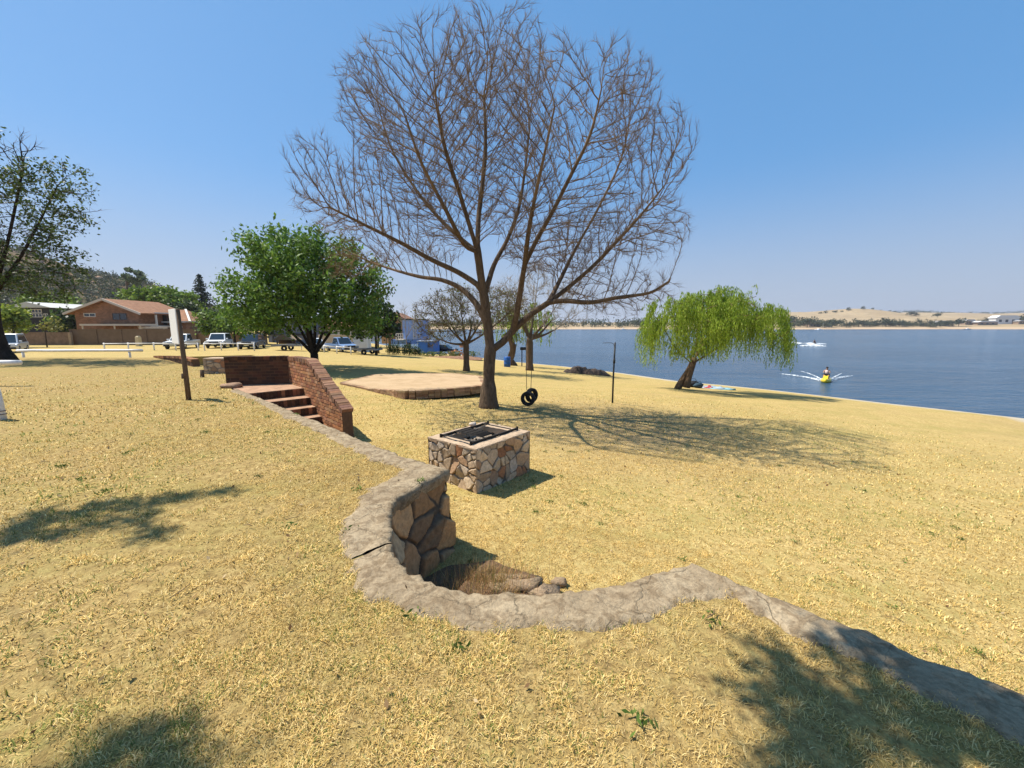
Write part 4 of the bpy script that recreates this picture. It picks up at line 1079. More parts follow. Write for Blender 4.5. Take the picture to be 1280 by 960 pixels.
# overhanging tree beside the camera, outside the picture: it throws the dappled shade at the bottom
sh_pts = [(1037,795,1),(1035,818,1),(985,862,1),(1010,885,2),(1040,905,3),(1075,900,3),(1000,925,3),(1060,945,3),(1110,930,2),(1120,830,2),(1150,845,2),(1100,815,1),(1180,860,3),(1220,880,3),(1260,905,3),(1160,900,1),(1215,930,2),(1270,950,2),(1130,860,1),(1085,870,1),(1240,860,2),(1300,930,3),(1340,960,3),(1030,960,3),(950,955,1),
          (20,655,3),(60,645,3),(105,640,3),(140,630,2),(185,628,2),(230,622,2),(262,618,1),(10,675,2),(60,668,2),(130,650,1),(190,660,1),(165,665,1),(215,632,1),
          (150,962,1),(195,952,1),(225,966,1),(115,975,1),(200,985,2)]
left_pts = sh_pts[25:]; right_pts = sh_pts[:25]
for nm, lab, ob, pts, seed in (('unseen_shade_tree', 'unseen leafy tree overhanging the left of the terrace, dappling the dry grass there', Vector((-9.4, 2.6, 0)), left_pts, 77), ('unseen_shade_tree', 'unseen leafy tree behind the viewer, dappling the coping and grass at the lower right', Vector((-2.6, -4.2, 0)), right_pts, 78)):
    r = np.random.default_rng(seed); T = thing(nm, lab, 'tree', ob); Cc = []
    for u, v, w in pts:
        g = at_z(u, v, 0)
        for j in range(w+1 if seed == 77 else w):
            hh = r.uniform(4.5, 5.3)+(1.5 if seed == 77 else 0); p = g+to_sun*(hh/to_sun.z); Cc.append(np.array(p-ob)+np.append(r.normal(0, .09, 2), 0))
    A = np.array(Cc); cen = A.mean(0); nodes = [np.array((0, 0, -.15))]; par = [-1]; kk = limb(nodes, par, 0, [(.1, .1, 1.5), (.0, .0, 3.0), tuple(np.array((0, 0, 4.2))*.6+cen*.4)], .25)
    pos, pr = colonize(nodes, par, A, .25, 12, .3, 90, r); rad, tips = radii(pr, .004, 2.5); rad = np.where(pos[:, 2] < 3, np.maximum(rad, .14), np.minimum(rad, .03)); big, small = tree_tubes(pos, pr, rad, .05); build('trunk', big, BARK, T); build('branches', small, BARK, T)
    C = np.repeat(A, 50, 0)+r.normal(0, .075, (len(A)*50, 3))
    link('crown', leaf_mesh('crown', C, .09*r.uniform(.6, 1.3, len(C)), leaf_cols(len(C), r, DARKG, .3), r, .5), LEAF, T)
# ------------------------------------------------------------------ rails, posts and small things on the lawn
WHITE = M('white_painted_pole', (.74,.72,.69), .6, .14, 6, .2, 30)
def rail(label, a, b, hgt, posts, rad=.075):
    T = thing('rail_barrier', label, 'rail', (a.x, a.y, a.z), 0, 'white pole rails on the terrace'); d = b-a
    mb = MB(); n = 8; mb.tube([(d.x*i/n, d.y*i/n, d.z*i/n+hgt+.015*fbm(i*.7, a.x, 2)) for i in range(n+1)], [rad*(1+.08*fbm(i*.9, 3, a.y)) for i in range(n+1)], 12)
    build('rail', mb, WHITE, T)
    for f in posts:
        p = d*f; mb = MB(); mb.tube([(p.x, p.y, p.z-.15), (p.x-.02, p.y, p.z+hgt-rad*.6)], rad*.75, 10); build('post', mb, WHITE, T)
def tz(p): p.z = float(terr_z(p.x, p.y)); return p
r1a, r1b = tz(at_z(30, 437.5, 0)), tz(at_z(178, 441.5, 0)); yy = r1b.y
r1a = tz(Vector((gx(22, yy+.2, 0), yy+.2, 0))); r1b = tz(Vector((gx(178, yy, 0), yy, 0)))
rail('long white pole rail on short posts crossing the terrace below the brick house', r1a, r1b, .60, (.045, .90), .085)
pA = tz(at_z(1, 524, 0)); pB = Vector((gx(26, pA.y+1.9, 0), pA.y+6.2, 0))
e1 = at_z(25, 454, 0); q1 = at_y(25, 454, 0.1)
# near rail: post at the left edge, pole end further back
pe = at_z(26, 474, .0); fa = Vector((-8.75, 6.72, 0)); fb = at_y(25, 452.5, 11.2); fb.z = 0
rail('white pole rail end with a peeling post at the left edge of the lawn', fb, Vector((fb.x-3.6, fb.y-.3, 0)), zv(453, 11.2), (.25, .9), .07)
mb = MB(); mb.tube([(0,0,-.15),(-.02,0,.3),(-.05,0,.74)], [.075,.072,.07], 12)
for z in (.10, .16): mb.lathe([(.074, z-.006), (.079, z), (.074, z+.006)], n=12, mi=1)
po = build('white_post', mb, [WHITE, M('rusty_wire', (.12,.06,.035), .8, .3)], loc=tz(at_z(2, 524, 0))); tag(po, 'short white timber post with wire round its foot, cut by the left edge', 'post')
# sign post with a blank white board
sp = tz(at_z(236, 500, 0)); T = thing('sign_board', 'blank white board seen almost edge-on, nailed to a leaning brown timber pole', 'sign', sp)
WOOD = bark('weathered_pole', (.17,.115,.075), 9, .5); zt = at_y(229, 386, sp.y).z
mb = MB(); mb.tube([(0,0,-.2),(.0,0,zt*.4),(-.02,0,zt)], [.052,.048,.045], 10); build('pole', mb, WOOD, T)
bd = Vector((-.75,.66,0)).normalized(); zb0, zb1 = at_y(226, 430, sp.y).z, at_y(226, 386, sp.y).z
mb = MB(); c_ = bd*.38+Vector((-.02,-.055,(zb0+zb1)/2)); mb.box(c_, (.75,.018,zb1-zb0), math.atan2(bd.y, bd.x)); build('board', mb, M('white_board', (.86,.85,.82), .5, .05, 8), T, bevel=.004)
# iron pipe with a bent wire arm
pp = on_lawn(765.5, 504); hz = zv(428, pp.y)-pp.z; T = thing('pipe_post', 'thin dark pipe standing in the lawn with a bent wire arm at its top', 'post', pp)
mb = MB(); mb.tube([(0,0,-.2),(.0,0,hz*.5),(.02,0,hz)], [.036,.034,.033], 10); mb.tube([(.01,0,hz*.66),(.012,0,hz*.74)], .045, 10); build('pipe', mb, M('dark_steel', (.03,.032,.034), .6, .3, 9, metal=.3), T)
mb = MB(); mb.tube([(.0,0,hz-.16),(-.05,0,hz-.05),(-.14,0,hz-.015),(-.45,0,hz-.02)], .010, 6); build('wire_arm', mb, M('dark_steel', (.03,.032,.034)), T)
# tyre swing
sy = tb.y+.1; S0 = gp(661, sy); S0.x = at_y(661, 497, sy).x; zc = zv(496.5, sy)-S0.z
RUB = M('old_rubber', (.018,.018,.019), .85, .3, 20, .4, 60); T = thing('tyre_swing', 'pair of black tyres hung on two ropes from the bare tree', 'swing', S0)
def tyre(mb, c, r0, w, rz):
    prof = [(r0*.58, -w*.32), (r0*.70, -w*.5), (r0*.92, -w*.5), (r0, -w*.34), (r0*1.01, 0), (r0, w*.34), (r0*.92, w*.5), (r0*.70, w*.5), (r0*.58, w*.32), (r0*.60, 0), (r0*.58, -w*.32)]
    m2 = MB(); m2.lathe(prof, n=28, axis='Y'); q = Matrix.Rotation(rz, 3, 'Z')
    mb.add([tuple(q @ Vector(p)+Vector(c)) for p in m2.v], m2.f, 0, True)
for c_, rz in (((.10, .10, zc+.05), .75), ((-.03, -.05, zc-.04), -.35)):
    mb = MB(); tyre(mb, c_, .245, .17, rz); build('tyre', mb, RUB, T)
zl_ = zv(398, sy)-S0.z
for dx in (-.10, .10):
    mb = MB(); mb.tube([(dx*.7, .05, zc+.24), (dx, 0, zl_*.6), (dx*1.1, 0, zl_)], .011, 6); build('rope', mb, M('grey_rope', (.12,.10,.08), .9), T)
# compost heap on the shore
hp = on_lawn(732, 467); HW = 60*hp.y/F; mb = MB(); N = 46; vs = []
for j in range(15):
    for i in range(N):
        x = (i/(N-1)-.5)*HW*1.02; y = (j/14-.5)*2.6; q = max(0, 1-(abs(x)/(HW*.5))**2.4)*max(0, 1-(abs(y)/1.3)**2)
        vs.append((x, y, -.12+q**.7*(.62+.22*fbm(x*.9, 4, 1)-.09*x/HW*5)+.16*q**.5*fbm(x*2.6, y*2.6, 2)))
mb.add(vs, [(j*N+i, j*N+i+1, (j+1)*N+i+1, (j+1)*N+i) for j in range(14) for i in range(N-1)], 0, False)
o = build('compost_heap', mb, M('black_compost', (.05,.034,.024), .95, .6, 3, 1.0, 8), loc=hp); tag(o, 'long low heap of dark brown compost dumped at the lake edge', 'heap')
# blue drum
dp = on_lawn(634, 458.5); mb = MB(); mb.lathe([(0,0),(.28,0),(.30,.03),(.30,.28),(.315,.30),(.30,.32),(.30,.58),(.315,.60),(.30,.62),(.30,.86),(.28,.9),(0,.9)], n=20)
o = build('drum', mb, M('blue_plastic', (.02,.10,.36), .45, .1), loc=dp); tag(o, 'blue plastic drum at the foot of the dark-trunked willow', 'drum')
bb_ = on_lawn(648, 457.5); mb = MB(); mb.tube([(0,0,-.2),(0,0,zv(434, bb_.y)-bb_.z)], .05, 8); T = thing('bin_post', 'dark box fixed on a thin post beside the dark-trunked willow', 'post', bb_+Vector((.35,.3,0)))
build('post', mb, M('dark_steel', (.03,.032,.034)), T); mb = MB(); mb.box((.1,0,zv(436, bb_.y)-bb_.z), (.55,.3,.28)); build('box', mb, M('dark_steel', (.03,.032,.034)), T, bevel=.02)
# picnic things under the willow
def cloth(name, label, u, v, w, d, c, h=.06, seed=0, group=None):
    p = on_lawn(u, v); mb = MB(); n = 10; vs = []
    for j in range(n):
        for i in range(n):
            x, y = (i/(n-1)-.5)*w, (j/(n-1)-.5)*d
            vs.append((x, y, .015+h*max(0, fbm(x*2.3+seed, y*2.3, seed))*1.6+h*.25))
    vs += [(x_, y_, -.01) for x_, y_, _ in vs]; q = n*n
    fs = [(j*n+i, j*n+i+1, (j+1)*n+i+1, (j+1)*n+i) for j in range(n-1) for i in range(n-1)]; fs += [tuple(q+k for k in reversed(f)) for f in fs]
    ring = [i for i in range(n)]+[j*n+n-1 for j in range(1, n)]+[(n-1)*n+i for i in range(n-2, -1, -1)]+[j*n for j in range(n-2, 0, -1)]
    fs += [(ring[k], ring[(k+1) % len(ring)], q+ring[(k+1) % len(ring)], q+ring[k]) for k in range(len(ring))]
    mb.add(vs, fs, 0, True); o = build(name, mb, M('cloth_'+str(seed), c, .9, .25, 8), loc=p, rz=random.uniform(-.3, .3)); tag(o, label, 'cloth', group)
cloth('towel', 'pale turquoise towel on the grass at the far end of the picnic spread', 901, 486.5, 1.5, .9, (.20,.36,.40), .10, 1)
cloth('picnic_blanket', 'light blue and white blanket in the middle of the picnic spread', 889, 485.5, 1.3, 1.0, (.28,.36,.42), .12, 2)
cloth('red_cloth', 'crumpled red cloth on the picnic blanket', 884.5, 485.2, .5, .4, (.36,.06,.08), .16, 3)
def bag(label, u, v, s_, c):
    p = on_lawn(u, v); T = thing('bag', label, 'bag', p, random.uniform(-.5, .5)); mb = MB(); mb.ball((0,0,.17*s_), .24*s_, 12, sc=(1.5,.8,.75), jit=.35); build('body', mb, M('bag_%d' % u, c, .8, .3, 6), T)
    mb = MB(); mb.tube([(-.2*s_,0,.28*s_),(-.1*s_,0,.45*s_),(.1*s_,0,.45*s_),(.2*s_,0,.28*s_)], .018, 6); build('handle', mb, M('bag_%d' % u, c), T)
bag('black cool bag beside the willow trunk', 866, 484, 1.25, (.02,.022,.028)); bag('dark blue bag between the black bag and the blanket', 873, 485, 1.0, (.03,.06,.09)); bag('small dark bag behind the twin willow trunks', 851, 483, .9, (.03,.03,.035))
# terrace end: block and low wall
bp = tz(at_z(255, 467.5, 0)); ang2 = math.radians(8)
T = thing('stone_block', 'small square stone-clad pillar block left of the dark brick parapet', 'pillar', bp, ang2); ps = []
BLK = (.84, .60, .52)
for k, (L, o, dx, nx) in enumerate(((BLK[0],(0,0),(1,0),(0,-1)),(BLK[1],(BLK[0],0),(0,1),(1,0)),(BLK[0],(BLK[0],BLK[1]),(-1,0),(0,1)),(BLK[1],(0,BLK[1]),(0,-1),(-1,0)))):
    U, W, h, C = stone_patch(L, BLK[2]+.1, .02, .15, 61+k, .015, .02, palB, (.2,.16,.12)); e = np.clip(np.minimum(U, L-U)/.05, 0, 1); h = h*e+.01*(1-e)-.02
    ps.append(patch_mesh(np.stack([o[0]+dx[0]*U+nx[0]*h, o[1]+dx[1]*U+nx[1]*h, W-.1], -1), C))
link('stone_face', join_patches('stone_face', ps), STONE, T); mb = MB(); mb.box((BLK[0]/2, BLK[1]/2, BLK[2]+.0), (BLK[0]-.01, BLK[1]-.01, .05)); build('cap', mb, CEM, T, bevel=.01)
mb = CMB(); a, b = Vector((lw0.x, lw0.y, 0)), Vector((lw1.x, lw1.y, 0)); LL = (b-a).length
T = thing('low_brick_wall', 'low dark brick wall edging the far side of the terrace', 'wall'); zw = lambda x: .02+.30*min(1, x/LL*1.4); brick_wall(mb, a, b, -.3, zw, .24, shaded_brk); rowlock(mb, a, b, zw, .24, brk); build('wall', mb, BRICK, T, colors=mb.c)  # shade of the near face is painted into the wall bricks
mb = MB(); mb.ball((0,0,.05), .2, 12, sc=(1.5,.9,.45), jit=.5); o = build('flat_stone', mb, M('brown_stone', (.30,.19,.12), .9, .3, 8, .6), loc=tz(at_z(291, 484.5, 0))); tag(o, 'flat brown stone at the left foot of the dark brick parapet', 'stone')
o = build('timber_stub', mb2 := (lambda m: (m.tube([(0,0,-.1),(.01,0,.24)], [.06,.055], 9), m)[1])(MB()), WOOD, loc=tz(at_z(253, 472, 0))); tag(o, 'short broken timber stub in front of the stone pillar block', 'stump')
o = build('timber_peg', (lambda m: (m.tube([(0,0,-.1),(.01,0,.16)], [.03,.028], 8), m)[1])(MB()), WOOD, loc=tz(at_z(228, 473.5, 0))); tag(o, 'tiny wooden peg in the grass beside the sign pole', 'peg')
# hollow: rubble rock, dry weeds
hb = at_z(648, 727, -.88); mb = MB(); mb.ball((0,0,-.03), .20, 22, sc=(1.6,.8,.5), jit=.8); mb.ball((.20,-.08,-.04), .14, 16, sc=(1.3,.9,.5), jit=.8)
o = build('boulder', mb, M('tan_boulder', (.28,.20,.125), .92, .4, 9, 1.0, 22), loc=(hb.x, hb.y, -.93)); tag(o, 'tan weathered boulder half buried on the floor of the sunken hollow', 'boulder')
mb = MB(); mb.ball((0,0,0), .07, 12, sc=(1.3,.8,.6), jit=.5); h3 = at_z(700, 722, -.9); o = build('rubble_stone', mb, M('tan_boulder', (.42,.30,.21)), loc=(h3.x, h3.y, -.95)); tag(o, 'smaller stone to the right of the boulder in the hollow', 'stone')

# ------------------------------------------------------------------ boats
YEL = M('yellow_gelcoat', (.72,.52,.03), .3, .06); BLK_M = M('black_plastic', (.015,.015,.018), .4, .2)
SKIN = M('skin', (.36,.20,.13), .6, .08)
def figure(name, P, edges, rad, mats, parent, seg_mat=None):
    me = bpy.data.meshes.new(name); bm = bmesh.new(); lay = bm.verts.layers.skin.verify()
    vs = [bm.verts.new(p) for p in P]
    for a, b in edges: bm.edges.new((vs[a], vs[b]))
    for v, q in zip(vs, rad): v[lay].radius = (q, q)
    vs[0][lay].use_root = True; bm.to_mesh(me); bm.free(); o = link(name, me, mats, parent)
    md = o.modifiers.new('skin', 'SKIN'); md.use_smooth_shade = True; o.modifiers.new('sub', 'SUBSURF').levels = 2; o.modifiers['sub'].render_levels = 2
    return o
def rider(loc, rz, label, vest, short):
    T = thing('person', label, 'person', loc, rz); T.scale = (.8,)*3     # seated, leaning to the handlebar (+x forward)
    P = [(0,0,.12),(0.05,0,.34),(.10,0,.56),(.13,0,.66),(.16,0,.76),(.05,.12,.12),(.38,.2,.10),(.34,.21,-.28),(.48,.21,-.33),(.05,-.12,.12),(.38,-.2,.10),(.34,-.21,-.28),(.48,-.21,-.33),
         (.10,.19,.56),(.26,.27,.36),(.46,.20,.40),(.10,-.19,.56),(.26,-.27,.36),(.46,-.20,.40),(.17,0,.86)]
    E = [(0,1),(1,2),(2,3),(3,4),(0,5),(5,6),(6,7),(7,8),(0,9),(9,10),(10,11),(11,12),(2,13),(13,14),(14,15),(2,16),(16,17),(17,18),(4,19)]
    Rr = [.15,.14,.15,.07,.09,.11,.085,.06,.045,.11,.085,.06,.045,.075,.05,.04,.075,.05,.04,.085]
    figure('body', P, E, Rr, SKIN, T)
    mb = MB(); mb.lathe([(.05,.16),(.20,.18),(.19,.36),(.20,.54),(.13,.63),(.07,.64)], (.06,0,0), 16); build('vest', mb, vest, T)
    mb = MB(); mb.ball((.145,0,.875), .115, 12, sc=(1,.9,.95)); build('hair', mb, M('dark_hair', (.03,.02,.015), .8), T)
    for sg in (-1, 1):
        mb = MB(); mb.tube([(-.02,.10*sg,.13),(.2,.17*sg,.14),(.34,.2*sg,.1)], [.15,.125,.105], 10); build('trouser_leg', mb, short, T)
    return T
def jetski(loc, rz, label, hull_m, L=2.6, sc=.72):
    T = thing('jet_ski', label, 'jet ski', loc, rz); T.scale = (sc, sc, sc); N = 16; mb = MB(); vs = []
    for i in range(N):
        f = i/(N-1); x = -L*.5+L*f; w = .52*(1-max(0, f-.45)**2.2*2.9); w = max(w, .03); h = .30+.10*f; k = -.22+.34*max(0, f-.6)**1.6*2.2
        vs += [(x, 0, k), (x, -w*.8, k+.14), (x, -w, .12+.06*f), (x, -w*.72, h), (x, 0, h+.08), (x, w*.72, h), (x, w, .12+.06*f), (x, w*.8, k+.14)]
    fs = [(i*8+k, (i+1)*8+k, (i+1)*8+(k+1) % 8, i*8+(k+1) % 8) for i in range(N-1) for k in range(8)]+[tuple(range(8)), tuple((N-1)*8+k for k in range(7, -1, -1))]
    mb.add(vs, fs, 0, True); build('hull', mb, hull_m, T)
    mb = MB(); mb.box((-.35,0,.50), (1.15,.34,.26), taper=.8); build('seat', mb, BLK_M, T, bevel=.05)
    mb = MB(); mb.extr([(.2,.38),(.95,.40),(.62,.62),(.32,.74),(.2,.62)], -.22, .22); build('cowling', mb, hull_m, T, bevel=.05)
    mb = MB(); mb.tube([(.30,-.38,.86),(.36,0,.80),(.30,.38,.86)], .022, 8); mb.tube([(.36,0,.82),(.45,0,.6)], .05, 8); build('handlebar', mb, BLK_M, T)
    return T
j1 = at_z(1032, 477.5, WATER_Z); hd1 = math.radians(-131)
jetski((j1.x, j1.y, WATER_Z+.04), hd1, 'yellow jet ski coming towards the shore with a white bow wave', YEL)
rider((j1.x-.28*math.cos(hd1), j1.y-.28*math.sin(hd1), WATER_Z+.49), hd1, 'person in a pale vest and black shorts riding the yellow jet ski', M('pale_vest', (.62,.50,.48), .8, .3, 9), M('black_shorts', (.015,.015,.02), .8))
j2 = at_z(1018, 432, WATER_Z); hd2 = math.radians(-105)
jetski((j2.x, j2.y, WATER_Z+.12), hd2, 'black jet ski far out on the lake in a burst of spray', BLK_M, 2.8)
rider((j2.x-.28*math.cos(hd2), j2.y-.28*math.sin(hd2), WATER_Z+.70), hd2, 'person in dark clothes riding the far black jet ski', M('black_shorts', (.015,.015,.02)), M('black_shorts', (.015,.015,.02)))
s = NT('foam'); s.setb(.9, .1); pv = obj_vec(s); s.b.inputs['Base Color'].default_value = (.82,.86,.88,1)
f = s.noise(pv, 4.5, 6, .75); s.l(s.ramp(f, [(.42, 0.0), (.60, 1.0)]), s.b.inputs['Alpha']); FOAM = s.mat
def foam_strip(mb, pts, w0, w1, h):
    n = 40; P = [Vector(p) for p in pts]
    for i in range(n):
        f = [i/n, (i+1)/n]; row = []
        for q in f:
            k = q*(len(P)-1); a = min(int(k), len(P)-2); p = P[a].lerp(P[a+1], k-a); d = (P[a+1]-P[a]).normalized(); s_ = Vector((-d.y, d.x)); w = (w0+(w1-w0)*q)*(1+.5*fbm(q*9, pts[0][0], 3))*(1-max(0, q-.8)*3.5); hh = h*(1-q)**.7
            row.append([(p.x+s_.x*w*t, p.y+s_.y*w*t, .012+hh*max(0, 1-t*t)*(1+.6*fbm(q*22, t*2, 5))) for t in (-1, -.5, 0, .5, 1)])
        for t in range(4): mb.add([row[0][t], row[1][t], row[1][t+1], row[0][t+1]], [(0,1,2,3)], 0, True)
def wpt(u, v): p = at_z(u, v, WATER_Z); return Vector((p.x, p.y))
def wake(name, label, o, L):
    mb = MB()
    for pts, w0, w1, h in L: foam_strip(mb, [wpt(*p)-Vector((o.x, o.y)) for p in pts], w0, w1, h)
    ob = build(name, mb, FOAM, loc=(o.x, o.y, WATER_Z+.02)); tag(ob, label, 'wake', kind='stuff')
wake('wake_foam', 'white V-shaped wake spreading either side of the yellow jet ski', j1, [([(1029,477),(1012,473),(992,469.5),(974,467.3)], .16, .10, .12), ([(1035,477),(1048,473.5),(1058,471.2),(1066,469.8)], .15, .09, .16), ([(1028,475),(1018,470),(1009,466.5),(1000,464)], .06, .07, .05), ([(1036,475),(1044,471),(1052,467)], .06, .07, .05)])
wake('spray_foam', 'white spray and wake around the far jet ski', j2, [([(1018,432.5),(1008,433),(1001,432)], .9, .5, .5), ([(1018,432.5),(1026,433),(1032,432.6)], .9, .5, .4), ([(1018,431),(1012,429.6),(1004,430.2),(990,427.6),(975,425)], .8, .7, .35), ([(1019,431),(1026,430.2),(1033,430)], .7, .5, .35)])
def motorboat(u, v, label, L, c):
    p = at_z(u, v, WATER_Z); T = thing('motor_boat', label, 'boat', (p.x, p.y, WATER_Z), random.uniform(-.3, .3)); N = 10; mb = MB(); vs = []
    for i in range(N):
        f = i/(N-1); x = (f-.5)*L; w = L*.17*(1-max(0, f-.5)**2*3.6); w = max(w, .05); vs += [(x, 0, -.2), (x, -w, .5+.3*f), (x, -w*.8, .55+.3*f), (x, w*.8, .55+.3*f), (x, w, .5+.3*f)]
    mb.add(vs, [(i*5+k, (i+1)*5+k, (i+1)*5+(k+1) % 5, i*5+(k+1) % 5) for i in range(N-1) for k in range(5)]+[(0,1,2,3,4), tuple((N-1)*5+k for k in (4,3,2,1,0))], 0, True); build('hull', mb, c, T)
    mb = MB(); mb.box((-L*.05, 0, 1.1), (L*.3, L*.24, .8), taper=.8); build('cabin', mb, M('boat_white', (.75,.76,.78), .4, .05), T)
motorboat(1024, 412.3, 'white motor boat under way close to the far shore', 13, M('boat_white', (.75,.76,.78), .4, .05)); motorboat(1209.5, 411.6, 'dark moored houseboat by the far shore on the right', 11, M('boat_dark', (.03,.03,.035), .5))
motorboat(779, 412, 'small white boat at the far beach behind the willow', 9, M('boat_white', (.75,.76,.78)))

# ------------------------------------------------------------------ vehicles
GL = glass('car_glass', (.025,.04,.055)); LAMP = M('headlamp', (.65,.66,.68), .15, .05, spec=.8); CHR = M('dark_grille', (.02,.02,.022), .4, .2); TYR = M('tyre_rubber', (.02,.02,.02), .9, .2); RIM = M('alloy_rim', (.45,.46,.48), .35, .1, metal=.7); PLATE = M('number_plate', (.7,.65,.4), .5, .05)
def car(name, label, cat, u, y, rz, paint, kind='suv', base=None):
    base = base or gp(u, y); T = thing(name, label, cat, base, rz, 'vehicles parked beyond the lawn')
    L, W = {'suv': (4.6,1.86), 'pickup': (5.2,1.86), 'hatch': (4.0,1.72), 'van': (4.5,1.78)}[kind]; hb, ht = (.98, 1.74) if kind != 'hatch' else (.92, 1.48)
    if kind == 'van': hb, ht = 1.0, 1.85
    f = L/2       # front at +x
    low = [(-f+.08,.36),(-f,.6),(-f+.04,hb-.02),(f-1.25,hb),(f-.18,hb-.14),(f,.72),(f-.04,.36)]
    mb = MB(); W2 = W/2
    secs = [(-W2,.0,.93),(-W2+.07,.0,1.0),(W2-.07,.0,1.0),(W2,.0,.93)]
    vs = []; n = len(low)
    for y0, _, k in secs: vs += [(x*(.985 if k < 1 else 1), y0, .36+(z-.36)*k+(.03 if k < 1 else 0)) for x, z in low]
    fs = [tuple(range(n)), tuple(range(4*n-1, 3*n-1, -1))]
    for s_ in range(3):
        for i in range(n): fs.append((s_*n+i, (s_+1)*n+i, (s_+1)*n+(i+1) % n, s_*n+(i+1) % n))
    mb.add(vs, fs); build('body', mb, paint, T, bevel=.05)
    x0, x1 = {'suv': (-f+.15, f-1.2), 'pickup': (-.65, f-1.35), 'hatch': (-f+.15, f-.95), 'van': (-f+.1, f-.75)}[kind]
    rk_, fk = (.28 if kind != 'pickup' else .18), (.75 if kind != 'van' else .85)
    cab = [(x0, hb-.06), (x1, hb-.06), (x1-fk, ht), (x0+rk_, ht)]
    mb = MB(); m = 4; yb, yt = W2-.05, W2-.20
    vs = [(x, (-yb if z < ht else -yt), z) for x, z in cab]+[(x, (yb if z < ht else yt), z) for x, z in cab]
    mb.add(vs, [(0,1,2,3), (7,6,5,4), (0,4,5,1), (1,5,6,2), (2,6,7,3), (3,7,4,0)]); cb_ = build('cabin', mb, paint, T, bevel=.05)
    def pane(name, pts):
        P = [Vector(p) for p in pts]; nn = (P[1]-P[0]).cross(P[3]-P[0]).normalized(); c = sum(P, Vector())/4
        if nn.dot(c-Vector(((x0+x1)/2, 0, (hb+ht)/2))) < 0: nn = -nn
        m3 = MB(); q = [c+(p-c)*.86+nn*.012 for p in P]; m3.add(q+[p-nn*.03 for p in q], [(0,1,2,3),(7,6,5,4),(0,4,5,1),(1,5,6,2),(2,6,7,3),(3,7,4,0)]); build(name, m3, GL, cb_)
    pane('windscreen', (vs[1], vs[5], vs[6], vs[2])); pane('rear_window', (vs[0], vs[4], vs[7], vs[3])); pane('side_window', (vs[0], vs[1], vs[2], vs[3])); pane('side_window', (vs[4], vs[5], vs[6], vs[7]))
    for sx in (f-.85, -f+.85):
        for sg in (-1, 1):
            mb = MB(); mb.lathe([(.20,-.11),(.33,-.11),(.355,-.07),(.355,.07),(.33,.11),(.20,.11)], (0,0,0), 18, axis='Y'); w = build('wheel', mb, TYR, T, loc=(sx, sg*(W2-.10), .355))
            mb = MB(); mb.lathe([(0,.112*sg),(.19,.10*sg),(.21,.08*sg),(.21,-.05*sg)], n=16, axis='Y'); build('rim', mb, RIM, w)
    for sg in (-1, 1):
        mb = MB(); mb.box((f-.07, sg*(W2-.27), .80), (.10,.36,.16)); build('headlight', mb, LAMP, T, bevel=.03)
        mb = MB(); mb.box((-f+.03, sg*(W2-.2), .85), (.06,.2,.3)); build('tail_light', mb, M('red_lamp', (.35,.01,.01), .3), T, bevel=.02)
        mb = MB(); mb.box((x1-.25, sg*(W2+.09), hb+.12), (.12,.2,.15)); build('mirror', mb, paint, T, bevel=.03)
    mb = MB(); mb.box((f-.015, 0, .74), (.05,.95,.22)); build('grille', mb, CHR, T, bevel=.02)
    mb = MB(); mb.box((f-.02, 0, .46), (.12,W-.14,.20)); build('bumper', mb, CHR if kind != 'hatch' else paint, T, bevel=.04)
    mb = MB(); mb.box((f+.045, 0, .50), (.012,.48,.11)); build('number_plate', mb, PLATE, T)
    if kind == 'pickup':
        mb = MB(); mb.box((-f+1.0, 0, hb+.02), (1.75, W-.3, .05)); build('load_cover', mb, BLK_M, T)
    return T
WP = M('white_car_paint', (.78,.79,.80), .3, .03, spec=.6); SP_ = M('silver_car_paint', (.50,.52,.55), .3, .04, metal=.3, spec=.6); BP = M('black_car_paint', (.012,.014,.018), .2, .1, spec=.7); BLP = M('blue_car_paint', (.16,.26,.46), .3, .06, spec=.6)
fr = math.radians
car('parked_van', 'silver van parked behind the dark trunk at the left edge', 'van', 14, 41, fr(-50), SP_, 'van')
car('parked_pickup', 'silver pickup parked behind the white sign board', 'pickup', 229, 48.5, fr(-72), M('pale_silver_paint', (.62,.64,.66), .3, .04, spec=.6), 'pickup')
car('parked_car', 'white sport utility car facing the lawn, between the pickup and the dark car', 'car', 275, 49.5, fr(-68), WP, 'suv')
car('parked_car', 'black sport utility car facing the lawn under the green tree', 'car', 316, 48, fr(-72), BP, 'suv')
car('parked_car', 'white car half hidden behind the green tree trunk', 'car', 395, 47.5, fr(-60), WP, 'hatch')
car('parked_pickup', 'blue pickup parked beside the cream wall', 'pickup', 427, 49, fr(-42), BLP, 'pickup')
car('parked_car', 'dark grey car beyond the olive tree near the water', 'car', 556, 66, fr(-15), BP, 'hatch')
